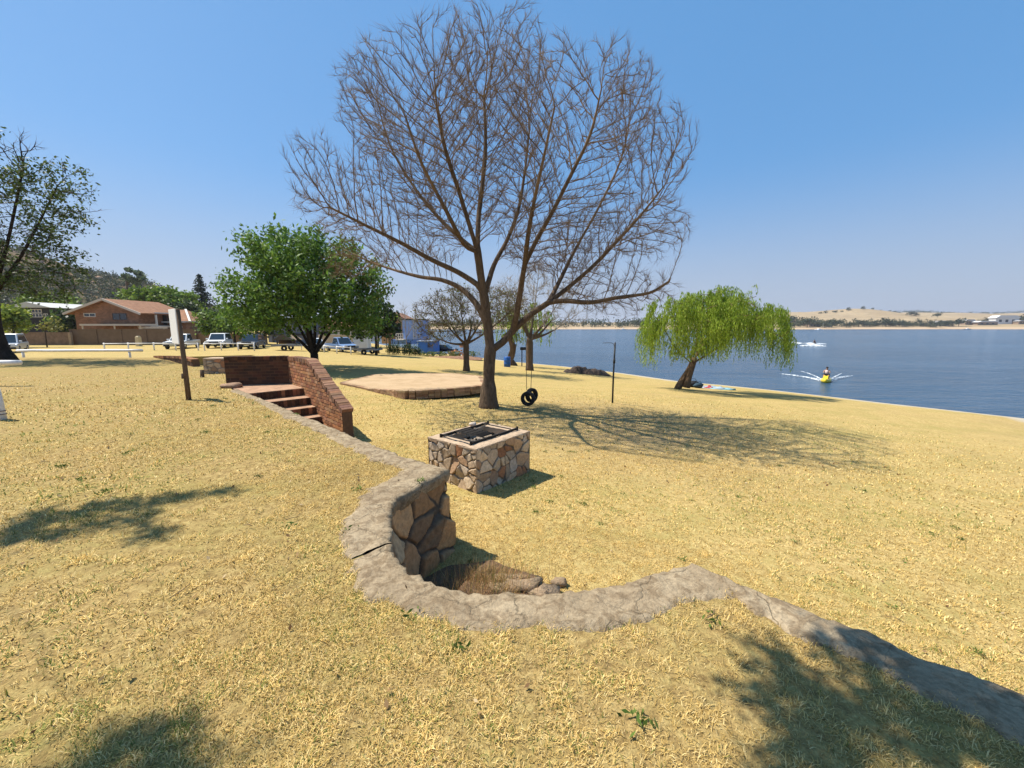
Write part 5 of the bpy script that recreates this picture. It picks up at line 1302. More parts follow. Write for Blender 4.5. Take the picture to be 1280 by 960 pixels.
def trailer(label, u, y, rz, load):
    T = thing('trailer', label, 'trailer', gp(u, y), rz, 'trailers parked on the grass'); mb = MB()
    mb.box((0,0,.55), (3.2,1.5,.09)); mb.bar((1.6,0,.5),(2.8,0,.48),.08,.08)
    for sg in (-1, 1): mb.bar((-1.6,sg*.72,.62),(1.6,sg*.72,.62),.05,.16)
    build('bed', mb, M('grey_frame', (.22,.22,.22), .6, .2), T)
    for sg in (-1, 1):
        mb = MB(); mb.lathe([(.12,-.09),(.30,-.09),(.31,.09),(.12,.09),(.12,-.09)], n=16, axis='Y'); build('wheel', mb, TYR, T, loc=(-.2, sg*.86, .31))
        mb = MB(); mb.lathe([(.36,-.1),(.36,.1)], (-.2,sg*.86,.31), 12, axis='Y'); mb.v = [v for v in mb.v]; build('mudguard', MB() if False else (lambda m: (m.box((-.2,sg*.86,.68),(.8,.22,.05)), m)[1])(MB()), M('grey_frame', (.22,.22,.22)), T)
    mb = MB(); mb.tube([(2.6,0,.0),(2.6,0,.5)], .03, 8); build('jockey_leg', mb, M('grey_frame', (.22,.22,.22)), T)
    return T
trailer('flat empty trailer with black bed in front of the white shed', 458, 45.5, fr(168), 0)
trailer('low trailer behind the brick parapet, left of the green tree trunk', 362, 45, fr(6), 0)

# low post-and-rail fence of the parking area
def rail_fence(label, pts, y, hgt=.75):
    T = thing('rail_fence', label, 'fence', gp(pts[0], y), 0, 'low timber rail fences along the parking area'); o = gp(pts[0], y)
    P = [gp(u, y) for u in pts]
    for p in P:
        mb = MB(); mb.tube([(p.x-o.x,p.y-o.y,-.1+p.z-o.z),(p.x-o.x,p.y-o.y,hgt+.1+p.z-o.z)], .07, 9); build('post', mb, WHITE, T)
    for a, b in zip(P, P[1:]):
        mb = MB(); mb.tube([(a.x-o.x,a.y-o.y-.09,hgt+a.z-o.z),(b.x-o.x,b.y-o.y-.09,hgt+b.z-o.z)], .05, 8); build('rail', mb, WHITE, T)
rail_fence('pale post-and-rail fence in front of the brown boundary wall', [131,161,193,220,248], 44); rail_fence('pale post-and-rail fence in front of the white and black cars', [256,277,298,318], 43.5)
rail_fence('pale post-and-rail fence in front of the blue pickup', [405,421,438.5], 44)
o = build('bollard', (lambda m: (m.tube([(0,0,-.1),(0,0,1.0)], .05, 9), m)[1])(MB()), WHITE, loc=gp(377, 47)); tag(o, 'thin white upright marker post left of the green tree trunk', 'post')
# pale pillar in front of the brown wall
mb = MB(); mb.box((0,0,.55), (.5,.5,1.3), taper=.9); mb.box((0,0,1.27), (.42,.42,.14), taper=.6); o = build('gate_pillar', mb, M('cream_plaster', (.55,.45,.28), .9, .12), loc=gp(174, 53), bevel=.02); tag(o, 'squat cream pillar before the brown boundary wall', 'pillar')
# ------------------------------------------------------------------ houses and walls
def bricks_mat(name, c, mort, sc_=1.0):
    if name in _mats: return _mats[name]
    s = NT(name); s.setb(.9, .15); v = obj_vec(s); g = s.n('ShaderNodeNewGeometry'); sx = s.n('ShaderNodeSeparateXYZ'); s.l(v, sx.inputs[0])
    cb = s.n('ShaderNodeCombineXYZ'); s.l(s.math('ADD', sx.outputs[0], sx.outputs[1]), cb.inputs[0]); s.l(sx.outputs[2], cb.inputs[1])
    b = s.n('ShaderNodeTexBrick'); s.l(cb.outputs[0], b.inputs[0]); b.inputs['Scale'].default_value = 1/sc_; b.inputs['Brick Width'].default_value = .24; b.inputs['Row Height'].default_value = .085; b.inputs['Mortar Size'].default_value = .010
    b.inputs['Color1'].default_value = tuple(x*.75 for x in c)+(1,); b.inputs['Color2'].default_value = tuple(x*1.2 for x in c)+(1,); b.inputs['Mortar'].default_value = tuple(mort)+(1,)
    f = s.noise(v, .9, 4); s.l(s.mix(1.0, b.outputs[0], s.ramp(f, [(.3, .75), (.7, 1.2)]), 'MULTIPLY'), s.b.inputs['Base Color']); _mats[name] = s.mat; return s.mat
def tiles_mat(name, c):
    if name in _mats: return _mats[name]
    s = NT(name); s.setb(.85, .2); v = obj_vec(s); w = s.n('ShaderNodeTexWave', wave_type='BANDS', bands_direction='Y'); w.inputs['Scale'].default_value = 1.6; s.l(v, w.inputs[0])
    w2 = s.n('ShaderNodeTexWave', wave_type='BANDS', bands_direction='X'); w2.inputs['Scale'].default_value = 1.2; s.l(v, w2.inputs[0]); f = s.noise(v, 1.5, 5)
    cc = s.ramp(f, [(.3, tuple(x*.7 for x in c)), (.7, tuple(x*1.2 for x in c))]); s.l(s.mix(1.0, cc, s.ramp(w.outputs[1], [(.0, .7), (.4, 1.0)]), 'MULTIPLY'), s.b.inputs['Base Color']); s.bump(s.math('ADD', w.outputs[1], w2.outputs[1]), .6, .05); _mats[name] = s.mat; return s.mat
def local(mb, o): mb.v = [(x-o.x, y-o.y, z-o.z) for x, y, z in mb.v]; return mb
FRAME_W = M('white_trim', (.66,.62,.56), .6, .06); DG = glass('window_glass', (.02,.025,.03))
def window(T, o, x0, x1, z0, z1, y, fm=None, nx=2, part='window'):
    fm = fm or FRAME_W; mb = MB(); w = .07
    mb.box(((x0+x1)/2, y-.03, z0+w/2), (x1-x0, .1, w)); mb.box(((x0+x1)/2, y-.03, z1-w/2), (x1-x0, .1, w))
    for i in range(nx+1): mb.box((x0+w/2+(x1-x0-w)*i/nx, y-.03, (z0+z1)/2), (w, .094, z1-z0-2*w))
    f = build(part, local(mb, o), fm, T); mb = MB(); mb.box(((x0+x1)/2, y+.0, (z0+z1)/2), (x1-x0-.02, .06, z1-z0-.02)); build('pane', local(mb, o), DG, f)
def X(u, y, z=2): return gx(u, y, z)
# brick house
HY = 66.0; o = Vector((X(133, HY), HY, LAWN)); T = thing('brick_house', 'two storey red brick house with a wide gable and terracotta roof behind the brown wall', 'house', o)
BR = bricks_mat('house_brick', (.25,.115,.06), (.24,.16,.11), 1.6); TERR_ = tiles_mat('terracotta_tiles', (.31,.155,.085)); GREYT = tiles_mat('grey_tile_edge', (.36,.30,.25))
xl, xr, za, ze = X(93, HY, 4), X(172, HY, 4), zv(375, HY), zv(389.5, HY); xm = X(133, HY, 6); dep = 9
mb = MB(); poly = [(xl, LAWN-.3), (xr, LAWN-.3), (xr, ze), (xm, za-.15), (xl, ze)]
mb.extr(poly, HY, HY+dep); build('wall', local(mb, o), BR, T)
mb = MB(); e = 1.1
def roof_slab(p0, p1, y0, y1, th=.22):
    a, b = Vector(p0), Vector(p1); n = Vector((-(b-a).y, (b-a).x)).normalized()*th
    if n.y < 0: n = -n
    mb.extr([(a.x, a.y), (b.x, b.y), (b.x+n.x, b.y+n.y), (a.x+n.x, a.y+n.y)], y0, y1)
roof_slab((xl-e, ze-.45), (xm, za), HY-.7, HY+dep+.5); roof_slab((xr+e, ze-.45), (xm, za), HY-.7, HY+dep+.5); rf = build('roof', local(mb, o), TERR_, T)
mb = MB()
for p0, p1 in (((xl-e, ze-.5), (xm, za-.02)), ((xr+e, ze-.5), (xm, za-.02))): mb.bar((p0[0], HY-.78, p0[1]+.1), (p1[0], HY-.78, p1[1]+.1), .12, .34)
build('bargeboard', local(mb, o), M('pale_bargeboard', (.50,.43,.36), .7, .1), rf)
window(T, o, X(104.5, HY, 4), X(119, HY, 4), zv(396, HY), zv(391.5, HY), HY, nx=2); window(T, o, X(140, HY, 4), X(158, HY, 4), zv(400, HY), zv(391.5, HY), HY, M('brown_frame', (.10,.06,.045), .6), 2)
# lower wing with hipped roof, balcony between
y2_ = 71.0; wl0, wl1 = X(172, y2_, 3), X(236, y2_, 3); zr, zq = zv(387, y2_+3), zv(402, y2_)
mb = MB(); mb.box(((wl0+wl1)/2, y2_+3.5, (LAWN-.3+zq)/2), (wl1-wl0, 7, zq-LAWN+.3)); build('wing_wall', local(mb, o), BR, T)
mb = MB(); k = .7; mb.add([(wl0-k, y2_-k, zq-.1), (wl1+k, y2_-k, zq-.1), (wl1+k, y2_+7+k, zq-.1), (wl0-k, y2_+7+k, zq-.1), (wl0+1, y2_+3.5, zr), (wl1-3.2, y2_+3.5, zr)], [(0,1,5,4), (1,2,5), (2,3,4,5), (3,0,4), (3,2,1,0)]); rw = build('wing_roof', local(mb, o), TERR_, T)
mb = MB(); mb.bar((wl1+k, y2_-k, zq+.0), (wl1-3.2, y2_+3.5, zr+.08), .3, .12); mb.bar((wl0-k, y2_-k-.03, zq-.08), (wl1+k, y2_-k-.03, zq-.08), .06, .22); build('ridge_trim', local(mb, o), FRAME_W, rw)
bx0, bx1 = X(169, 68, 4), X(194, 68, 4); zf, zc_ = zv(407, 68), zv(392, 68)
mb = MB(); mb.box(((bx0+bx1)/2, 69.6, zc_+.1), (bx1-bx0, 3.2, .22)); mb.box(((bx0+bx1)/2, 69.6, zf-.1), (bx1-bx0, 3.2, .2))
for x in (bx0+.12, bx1-.12): mb.box((x, 68.15, (zf+zc_)/2), (.22, .22, zc_-zf-.02))
build('balcony', local(mb, o), FRAME_W, T); window(T, o, bx0+.4, bx1-.3, zf+.1, zc_-.1, 70.6, M('brown_frame', (.10,.06,.045)), 3, 'balcony_door')
mb = MB(); c0, c1 = X(100, 63, 2), X(176, 63, 2); zz2 = zv(406, 63); mb.box(((c0+c1)/2, 64.4, zz2), (c1-c0, 3.0, .28))
for u in (102, 142, 174): mb.box((X(u, 63, 2), 63.1, (zz2+LAWN)/2-.07), (.16, .16, zz2-LAWN-.15))
build('carport', local(mb, o), M('cream_fascia', (.55,.47,.38), .7, .08), T)
mb = MB(); c0, c1 = X(172, 63.5, 2), X(208, 63.5, 2); zz3 = zv(409.5, 63.5)
for i in range(9): mb.box((c0+(c1-c0)*i/8, 65, zz3+.1), (.1, 3.0, .14))
mb.box(((c0+c1)/2, 63.6, zz3-.06), (c1-c0, .12, .18))
for u in (175, 203): mb.box((X(u, 63.5, 2), 63.7, (zz3+LAWN)/2-.1), (.14, .14, zz3-LAWN-.15))
build('pergola', local(mb, o), M('cream_fascia', (.55,.47,.38)), T)
# annex
o = Vector((X(240, 64), 64, LAWN)); T = thing('brick_outbuilding', 'small dark brick outbuilding with a flat roof at the right end of the brick house', 'outbuilding', o)
a0, a1, zt = X(232, 64), X(250, 64), zv(403, 64); mb = MB(); mb.box(((a0+a1)/2, 66, (LAWN-.2+zt)/2), (a1-a0, 4, zt-LAWN+.2)); build('wall', local(mb, o), bricks_mat('dark_house_brick', (.17,.09,.06), (.2,.15,.11), 1.6), T)
mb = MB(); mb.box(((a0+a1)/2, 65.9, zt+.1), (a1-a0+.5, 4.6, .2)); build('roof', local(mb, o), M('grey_sheet_roof', (.33,.33,.34), .6, .1), T)
mb = MB(); mb.box(((a0+a1)/2+.2, 63.98, zt-1.5), (1.4, .06, 1.6)); build('louvre', local(mb, o), M('brown_frame', (.10,.06,.045)), T)
# boundary walls
def wall(label, u0, u1, y0, y1, hgt, mat, name='boundary_wall', cap=None, pier=None):
    a, b = gp(u0, y0), gp(u1, y1); d = b-a; L = math.hypot(d.x, d.y); ang_ = math.atan2(d.y, d.x); T = thing(name, label, 'wall', a, ang_, 'garden boundary walls')
    mb = MB(); mb.box((L/2, 0, hgt/2-.15), (L, .2, hgt+.3)); build('wall', mb, mat, T)
    mb = MB(); mb.box((L/2, 0, hgt+.04), (L+.06, .28, .08)); build('coping', mb, cap or mat, T)
    n = max(2, int(L/3)+1)
    for i in range(n): mb = MB(); mb.box((L*i/(n-1), -.03, hgt/2-.1), (.3, .32, hgt+.32)); build('pier', mb, pier or mat, T)
BRW = M('brown_plaster', (.17,.115,.075), .95, .15, 1.5); CRW = M('cream_wall', (.50,.40,.29), .95, .12, 1.2); PRE = M('precast_concrete', (.21,.14,.095), .95, .3, 2)
wall('long plain brown plastered wall in front of the brick house', 92, 246, 57, 57.5, 2.15, BRW)
wall('shaded precast wall left of the brown plastered wall', 32, 90, 56, 56.5, 1.7, PRE, pier=M('precast_pier', (.36,.26,.17), .9, .2))
wall('low tan wall between the white car and the grey building', 246, 333, 58, 60, 1.5, M('tan_wall', (.30,.20,.13), .95, .2, 2))
wall('cream wall behind the blue pickup', 400, 446, 57, 58, 1.75, CRW)
# dark timber house up left
o = Vector((X(42, 76), 76, LAWN)); T = thing('dark_house', 'black timber house with bright window panes among the trees at far left', 'house', o); DK = M('black_timber', (.022,.021,.022), .8, .3, 2)
a0, a1 = X(20, 76), X(66, 76); zt = zv(384, 76); mb = MB(); mb.box(((a0+a1)/2, 80, (LAWN-.2+zt)/2), (a1-a0, 8, zt-LAWN+.2)); build('wall', local(mb, o), DK, T)
mb = MB(); mb.extr([(a0-1, zt-.1), (a1+1, zt-.1), ((a0+a1)/2, zv(377.5, 76))], 75.2, 85); build('roof', local(mb, o), M('pale_sheet_roof', (.45,.45,.42), .6, .1), T)
for z0, z1 in ((391, 386.5), (396.5, 392)):
    window(T, o, X(41.5, 76, 3), X(54, 76, 3), zv(z0, 76), zv(z1, 76), 76, FRAME_W, 3)
window(T, o, X(56, 76, 3), X(61, 76, 3), zv(396.5, 76), zv(392, 76), 76, FRAME_W, 2)
# cream roofed house behind
o = Vector((X(92, 95), 95, LAWN)); T = thing('cream_house', 'house with a pale cream sheet roof showing over the left slope of the brick gable', 'house', o)
a0, a1, zt = X(74, 95, 3), X(112, 95, 3), zv(387, 95); mb = MB(); mb.box(((a0+a1)/2, 100, (LAWN+zt)/2), (a1-a0, 9, zt-LAWN)); build('wall', local(mb, o), M('cream_plaster', (.55,.45,.28)), T)
mb = MB(); zr = zv(378, 95); mb.add([(a0-.8, 94.5, zt-.1), (a1+.8, 94.5, zt-.1), (a1+.8, 105.5, zt-.1), (a0-.8, 105.5, zt-.1), (a0+4.5, 100, zr), (a1-1, 100, zr)], [(0,1,5,4),(1,2,5),(2,3,4,5),(3,0,4),(3,2,1,0)]); build('roof', local(mb, o), M('cream_sheet_roof', (.66,.60,.48), .6, .08), T)
# grey building behind the green tree
o = Vector((X(365, 68), 68, LAWN)); T = thing('grey_building', 'two storey blue-grey building with dark beams behind the green tree', 'building', o); GY = M('blue_grey_plaster', (.17,.19,.25), .85, .08, 1)
a0, a1, zt = X(334, 68), X(392, 68), zv(399, 68); mb = MB(); mb.box(((a0+a1)/2, 72, (LAWN-.2+zt)/2), (a1-a0, 8, zt-LAWN+.2)); build('wall', local(mb, o), GY, T)
mb = MB(); mb.box(((a0+a1)/2, 71.8, zt+.12), (a1-a0+.8, 9, .25)); build('roof', local(mb, o), M('dark_slate', (.05,.05,.055), .7), T)
mb = MB(); mb.box(((a0+a1)/2, 67.92, zv(418, 68)), (a1-a0, .2, .3))
for u in (341, 362, 371): mb.box((X(u, 68, 1), 67.93, (zv(418, 68)+LAWN)/2-.16), (.22, .16, zv(418, 68)-LAWN-.32))
build('beam', local(mb, o), M('dark_slate', (.05,.05,.055)), T)
for u0, u1 in ((345, 351), (358, 364), (377, 383)): window(T, o, X(u0, 68, 3), X(u1, 68, 3), zv(413, 68), zv(406, 68), 68, FRAME_W, 2)
o = Vector((X(352, 61), 61, LAWN)); T = thing('thatched_shelter', 'little shelter with a brown pitched roof in front of the grey building', 'shelter', o)
a0, a1 = X(342, 61, 0), X(368, 61, 0); zt = zv(425, 61); mb = MB(); mb.extr([(a0, zt), (a1, zt), (X(355, 61, 1), zv(417.5, 61))], 60.6, 63.4); build('roof', local(mb, o), M('brown_thatch', (.26,.19,.12), .95, .3, 5), T)
for u in (346, 365): mb = MB(); mb.tube([(X(u, 61, 0), 61, LAWN-.2), (X(u, 61, 0), 61, zt+.02)], .1, 8); build('post', local(mb, o), WOOD, T)
mb = MB(); mb.box((X(355, 62, 0), 62.8, LAWN+.5), (2.6, .2, 1.2)); build('back_panel', local(mb, o), M('brown_frame', (.10,.06,.045)), T)
# cream house behind the green trunk, brown tiled roof
o = Vector((X(410, 70), 70, LAWN)); T = thing('white_house', 'white walled house with red-brown tiled roof behind the green tree', 'house', o)
a0, a1, zt = X(384, 70, 2), X(455, 70, 2), zv(409, 70); mb = MB(); mb.box(((a0+a1)/2, 74, (LAWN-.2+zt)/2), (a1-a0, 8, zt-LAWN+.2)); build('wall', local(mb, o), M('white_plaster', (.66,.64,.6), .85, .06, 1), T)
mb = MB(); zr = zv(397, 72); mb.add([(a0-.7, 69.3, zt-.1), (a1+.7, 69.3, zt-.1), (a1+.7, 78.7, zt-.1), (a0-.7, 78.7, zt-.1), (a0+4, 74, zr), (a1-4, 74, zr)], [(0,1,5,4),(1,2,5),(2,3,4,5),(3,0,4),(3,2,1,0)]); build('roof', local(mb, o), tiles_mat('brown_tiles', (.30,.15,.09)), T)
for u0, u1 in ((389, 396), (404, 411), (425, 432)): window(T, o, X(u0, 70, 1), X(u1, 70, 1), zv(422, 70), zv(414, 70), 70, M('brown_frame', (.10,.06,.045)), 2)
# white shed
o = gp(456, 52); T = thing('white_shed', 'plain white box shed beside the blue pickup', 'shed', o, .12); zt = zv(421, 52)-o.z; w = (461-444)/F*52
mb = MB(); mb.box((-.55, 1.1, zt/2-.05), (w, 2.2, zt+.1)); build('wall', mb, M('white_paint', (.78,.78,.77), .7, .05, 2), T, bevel=.02); mb = MB(); mb.box((-.55, 1.1, zt+.05), (w+.16, 2.4, .09)); build('roof', mb, M('pale_sheet_roof', (.45,.45,.42)), T)
mb = MB(); mb.box((w/2-.53, 1.1, zt*.45), (.05, .9, zt*.8)); build('door', mb, M('pale_door', (.6,.6,.58), .6), T)
# ochre building and blue house
o = Vector((X(503, 66), 66, LAWN)); T = thing('ochre_building', 'ochre orange building with dark doorway behind the palm, left of the tall blue house', 'building', o)
a0, a1, zt = X(476, 66, 2), X(506, 66, 2), zv(401, 66); mb = MB(); mb.box(((a0+a1)/2, 69, (LAWN-.2+zt)/2), (a1-a0, 6, zt-LAWN+.2)); build('wall', local(mb, o), M('ochre_plaster', (.42,.25,.12), .85, .12, 1), T)
mb = MB(); mb.extr([(a0-.5, zt-.05), (a1+.3, zt-.05), (a1+.3, zt+.3), (a0+2, zt+1.4)], 65.5, 72.4); build('roof', local(mb, o), tiles_mat('brown_tiles', (.30,.15,.09)), T)
mb = MB(); mb.box((X(496, 66, 2), 65.97, zv(413, 66)), (1.3, .08, 2.0)); build('doorway', local(mb, o), DK, T)
mb = MB(); 
for z in (-.4, 0, .4): mb.bar((X(482, 63, 2), 63, zv(422, 63)+z*.6), (X(497, 63, 2), 63, zv(422, 63)+z*.6), .06, .06)
for u in (482, 489.5, 497): mb.box((X(u, 63, 2), 63, zv(426, 63)), (.08, .08, 1.9))
build('railing', local(mb, o), M('dark_steel', (.03,.032,.034)), T)
o = Vector((X(518, 64), 64, LAWN)); T = thing('blue_house', 'tall sky blue house with a white balcony railing and blue lower floor', 'house', o)
LB = M('sky_blue_plaster', (.24,.36,.66), .8, .06, 1); SB = M('strong_blue_plaster', (.05,.16,.50), .8, .08, 1)
a0, a1, zt, zm = X(503, 64, 2), X(526, 64, 2), zv(400, 64), zv(424.5, 64); mb = MB(); mb.box(((a0+a1)/2, 67, (zm+zt)/2), (a1-a0, 6, zt-zm)); build('upper_wall', local(mb, o), LB, T)
b0, b1 = X(488, 64, 0), X(527, 64, 0); mb = MB(); mb.box(((b0+b1)/2, 67, (LAWN-.2+zm-.02)/2), (b1-b0, 5.9, zm-LAWN+.16)); build('lower_wall', local(mb, o), M('mid_blue_plaster', (.14,.26,.60), .8, .06, 1), T)
mb = MB(); mb.box(((a0+a1)/2, 67, zt+.1), (a1-a0+.3, 6.3, .2)); build('roof', local(mb, o), M('dark_slate', (.05,.05,.055)), T)
mb = MB(); r0, r1 = X(496, 63, 1), X(504.5, 63, 1); zb_, zt_ = zv(424, 63), zv(417, 63)
mb.box(((r0+r1)/2, 63.2, zb_-.06), (r1-r0+.2, 1.6, .14)); mb.box(((r0+r1)/2, 62.5, zt_), (r1-r0, .1, .12)); mb.box(((r0+r1)/2, 62.5, (zb_+zt_)/2), (r1-r0, .08, .1))
for i in range(4): mb.box((r0+(r1-r0)*i/3, 62.5, (zb_+zt_)/2), (.12, .12, zt_-zb_-.1))
build('balcony', local(mb, o), FRAME_W, T)
window(T, o, X(508, 64, 0), X(513.5, 64, 0), zv(434, 64), zv(428, 64), 64, M('blue_frame', (.05,.10,.30), .6), 2)
mb = MB(); mb.box((X(511, 64, 0), 63.85, zv(435.6, 64)), (1.5, .4, .12)); build('sill', local(mb, o), FRAME_W, T)
mb = MB()
for sg in (0, .45): mb.bar((X(516.5, 64, 2)+sg, 63.8, zv(424, 64)), (X(516.5, 64, 2)+sg, 63.9, zv(401, 64)), .06, .06)
for i in range(14): z = zv(423, 64)+(zv(402, 64)-zv(423, 64))*i/13; mb.bar((X(516.5, 64, 2), 63.82, z), (X(516.5, 64, 2)+.45, 63.82, z), .05, .05)
build('ladder', local(mb, o), FRAME_W, T)
o = Vector((X(532, 60), 60, LAWN)); T = thing('blue_outhouse', 'low strong-blue flat roofed outbuilding with white side door by the olive tree', 'outbuilding', o)
a0, a1, zt = X(522, 60, 0), X(543, 60, 0), zv(427, 60); gzz = gz((a0+a1)/2, 60); mb = MB(); mb.box(((a0+a1)/2, 62, (gzz-.3+zt)/2), (a1-a0, 4, zt-gzz+.3)); build('wall', local(mb, o), SB, T)
mb = MB(); mb.box(((a0+a1)/2, 62, zt+.06), (a1-a0+.3, 4.3, .12)); build('roof', local(mb, o), M('pale_blue_roof', (.35,.42,.55), .6), T)
mb = MB(); mb.box((a0-.03, 60.9, (gzz+zt)/2-.15), (.07, 1.1, zt-gzz-.4)); build('door', local(mb, o), FRAME_W, T)
window(T, o, X(534, 60, 0), X(538, 60, 0), zv(434.5, 60), zv(429.5, 60), 60, M('blue_frame', (.05,.10,.30)), 2)
# plants and flower bed in front of the blue house
r = np.random.default_rng(90); proto = None
for i, (u, y, sc_) in enumerate(((486.5,50,1),(492,50,1.0),(497,50,1.05),(505.5,50,1.1),(512,50,1.1),(519,50.3,.95),(524,50.5,.8))):
    p = gp(u, y)
    if proto is None:
        T = thing('young_shrub', 'small dark shrub in the planted row in front of the blue house', 'shrub', p, 0, 'shrubs planted in a row in front of the blue house'); proto = T
        mb = MB(); mb.tube([(0,0,-.1),(0,0,.9)], .03, 6); build('stem', mb, bark('dark_bark', (.075,.055,.042)), T)
        C = r.normal(0, 1, (420, 3))*np.array((.22,.22,.38))+np.array((0,0,.62)); C = C[C[:, 2] > .05]; link('crown', leaf_mesh('crown', C, .2*r.uniform(.6, 1.3, len(C)), leaf_cols(len(C), r, DEEP+MID[:1]), r), LEAF, T)
    else: copy_tree(proto, p, r.uniform(0, 6), scale=sc_)
T = thing('young_palm', 'tall slim young palm in the row in front of the blue house', 'palm', gp(473, 49.5), 0); mb = MB(); mb.tube([(0,0,-.1),(0,0,2.3)], [.12,.08], 8); build('trunk', mb, bark('palm_bark', (.17,.13,.09), 5), T)
mb = CMB()
for lvl, n, L in ((2.4, 14, 1.0), (1.2, 16, 1.1), (.5, 14, 1.0)):
    for k in range(n):
        a = k*2.4; el = random.uniform(.1, 1.2); p0 = Vector((0,0,lvl)); mb.cur = vary((.13,.16,.04), .35); d = Vector((math.cos(a)*math.cos(el), math.sin(a)*math.cos(el), math.sin(el))); s_ = d.cross(Vector((0,0,1))).normalized()*.07
        m_2 = p0+d*L*.6; t_ = p0+d*L+Vector((0,0,-.25)); mb.add([p0, m_2+s_, t_, m_2-s_], [(0,1,2,3)])
build('crown', mb, LEAF, T, colors=mb.c)
fp = on_lawn(562, 447.5); T = thing('flower_bed', 'raised bed of red-brown soil with low green and yellow plants', 'flower bed', fp); FW = 82/F*fp.y; mb = MB(); N = 40; vs = []
for j in range(9):
    for i in range(N):
        x = (i/(N-1)-.5)*FW; y = (j/8-.5)*3.0; q = max(0, 1-(abs(x)/(FW*.5))**3)*max(0, 1-(abs(y)/1.5)**2); vs.append((x, y, -.12+q**.6*(.34+.1*fbm(x*1.3, y, 3))))
mb.add(vs, [(j*N+i, j*N+i+1, (j+1)*N+i+1, (j+1)*N+i) for j in range(8) for i in range(N-1)], 0, False); build('soil', mb, M('red_soil', (.22,.12,.07), .95, .35, 3, .6, 10), T)
C = np.stack([r.uniform(-FW*.46, FW*.46, 1500), r.uniform(.2, 1.1, 1500), r.uniform(.15, .75, 1500)], 1); keepn = np.array([mnoise.noise(Vector((c[0]*.9, c[1], 0))) for c in C]) > -.1; C = C[keepn]
link('foliage', leaf_mesh('foliage', C, .22*r.uniform(.6, 1.3, len(C)), leaf_cols(len(C), r, MID+[(.26,.24,.05),(.10,.14,.05)]), r), LEAF, T)
# rockery right of the bed
mb = MB(); rp = gp(575, 58)
o = build('brick_pile', (lambda m: ([m.box((random.uniform(-1.4, 1.4), random.uniform(-.5, .5), .1+.18*k), (.5, .25, .2), random.uniform(0, 3)) for k in range(9) for q in range(max(1, 6-k))], m)[1])(MB()), M('orange_brick', (.38,.20,.11), .9, .3, 3), loc=rp); tag(o, 'pile of orange bricks behind the olive tree', 'brick pile')

# bushes on the hill
r = np.random.default_rng(91); HB = []
xs = r.uniform(-640, -150, 5200); ys = r.uniform(170, 330, 5200); zs = hill_z(xs, ys)
dens_ = np.array([mnoise.fractal(Vector((x*.018, y*.018, 2)), 1, 2, 4) for x, y in zip(xs, ys)])
top = np.clip((zs-28)/22, 0, 1); ok = (dens_ > -.75+.85*top) & (zs > 0)
P0 = np.stack([xs, ys, zs], 1)[ok]; sz = r.uniform(1.4, 3.6, len(P0)); per = 26
C = np.repeat(P0, per, 0)+r.normal(0, 1, (len(P0)*per, 3))*np.repeat(sz, per)[:, None]*np.array((.55,.55,.42))+np.stack([np.zeros(len(P0)*per)]*2+[np.repeat(sz*.55, per)], 1)
cols = leaf_cols(len(C), r, [(.028,.045,.013),(.036,.05,.016),(.022,.038,.012),(.048,.058,.02)], .3)*np.repeat(r.uniform(.7, 1.25, len(P0)), per)[:, None]
hb_ = link('hillside_bush', leaf_mesh('hillside_bush', C, 1.15*r.uniform(.6, 1.4, len(C)), cols, r, .7, 1.0), LEAF); tag(hb_, 'dark green bush covering the rocky hill on the left', 'bush', kind='stuff')
mb = MB()
for i in range(170):
    x, y = r.uniform(-620, -190), r.uniform(190, 320); z = float(hill_z(np.array(x), np.array(y)))
    if z > 22: mb.ball((x, y, z), r.uniform(.8, 2.2), 7, sc=(1.3, 1, .8), jit=.5)
o = build('hillside_rocks', mb, M('orange_rock', (.34,.21,.13), .95, .3, .3, .5, 1)); tag(o, 'brown rock outcrops scattered over the upper hillside', 'rock', kind='stuff')

# far shore trees and roofs
def far_tree_mesh(seed, w, h, pal):
    r = np.random.default_rng(seed); c0 = r.normal(0, 1, (16, 3))*np.array((w*.24, w*.24, h*.16))+np.array((0, 0, h*.58)); C = np.repeat(c0, 26, 0)+r.normal(0, 1, (16*26, 3))*np.array((w*.12, w*.12, h*.11)); C[:, 2] = np.maximum(C[:, 2], .3)
    return leaf_mesh('far_crown', C, w*.13*r.uniform(.6, 1.3, len(C)), leaf_cols(len(C), r, pal, .25), r, .7, 1.0)
def fz(x, y): return float(far_z(np.array(x), np.array(y)))
FP = [(.055,.068,.03),(.07,.085,.035),(.045,.055,.028)]; protos = []
for k, (w, h, pal) in enumerate(((12,10,FP),(9,8,FP+[(.11,.12,.045)]),(16,12,FP))):
    me = far_tree_mesh(200+k, w, h, pal); me.materials.append(LEAF); mb = MB(); mb.tube([(0,0,-.8),(0,0,h*.5)], [.45,.25], 6)
    tm = bpy.data.meshes.new('trunk'); tm.from_pydata(mb.v, [], mb.f); tm.materials.append(bark('dark_bark', (.075,.055,.042))); protos.append((me, tm))
ft = [(y, u) for y, us in ((735,(1000,1008,1014,1027,1043,1049,1062,1073,1087,1094,1107,1117,1124,1132,1146,1154,1167,1178,1182,1198)),(700,(978,982,987,993,1000,1009,1016,1024,1031,1040,1058,1067)),(720,(1078,1083,1090,1098,1103,1113,1120,1128,1135,1142,1150,1158,1163,1170,1186)),(760,(990,998,1005,1012,1022,1037)),(800,(1192,1200,1209,1222,1230,1241,1262,1268,1274,1280,1290)),(1010,(1137,1143,1170)),(1150,(1110,1116,1120)),(1180,(1042,1050,1058,1076,1088,1098,1024,1030))) for u in us]
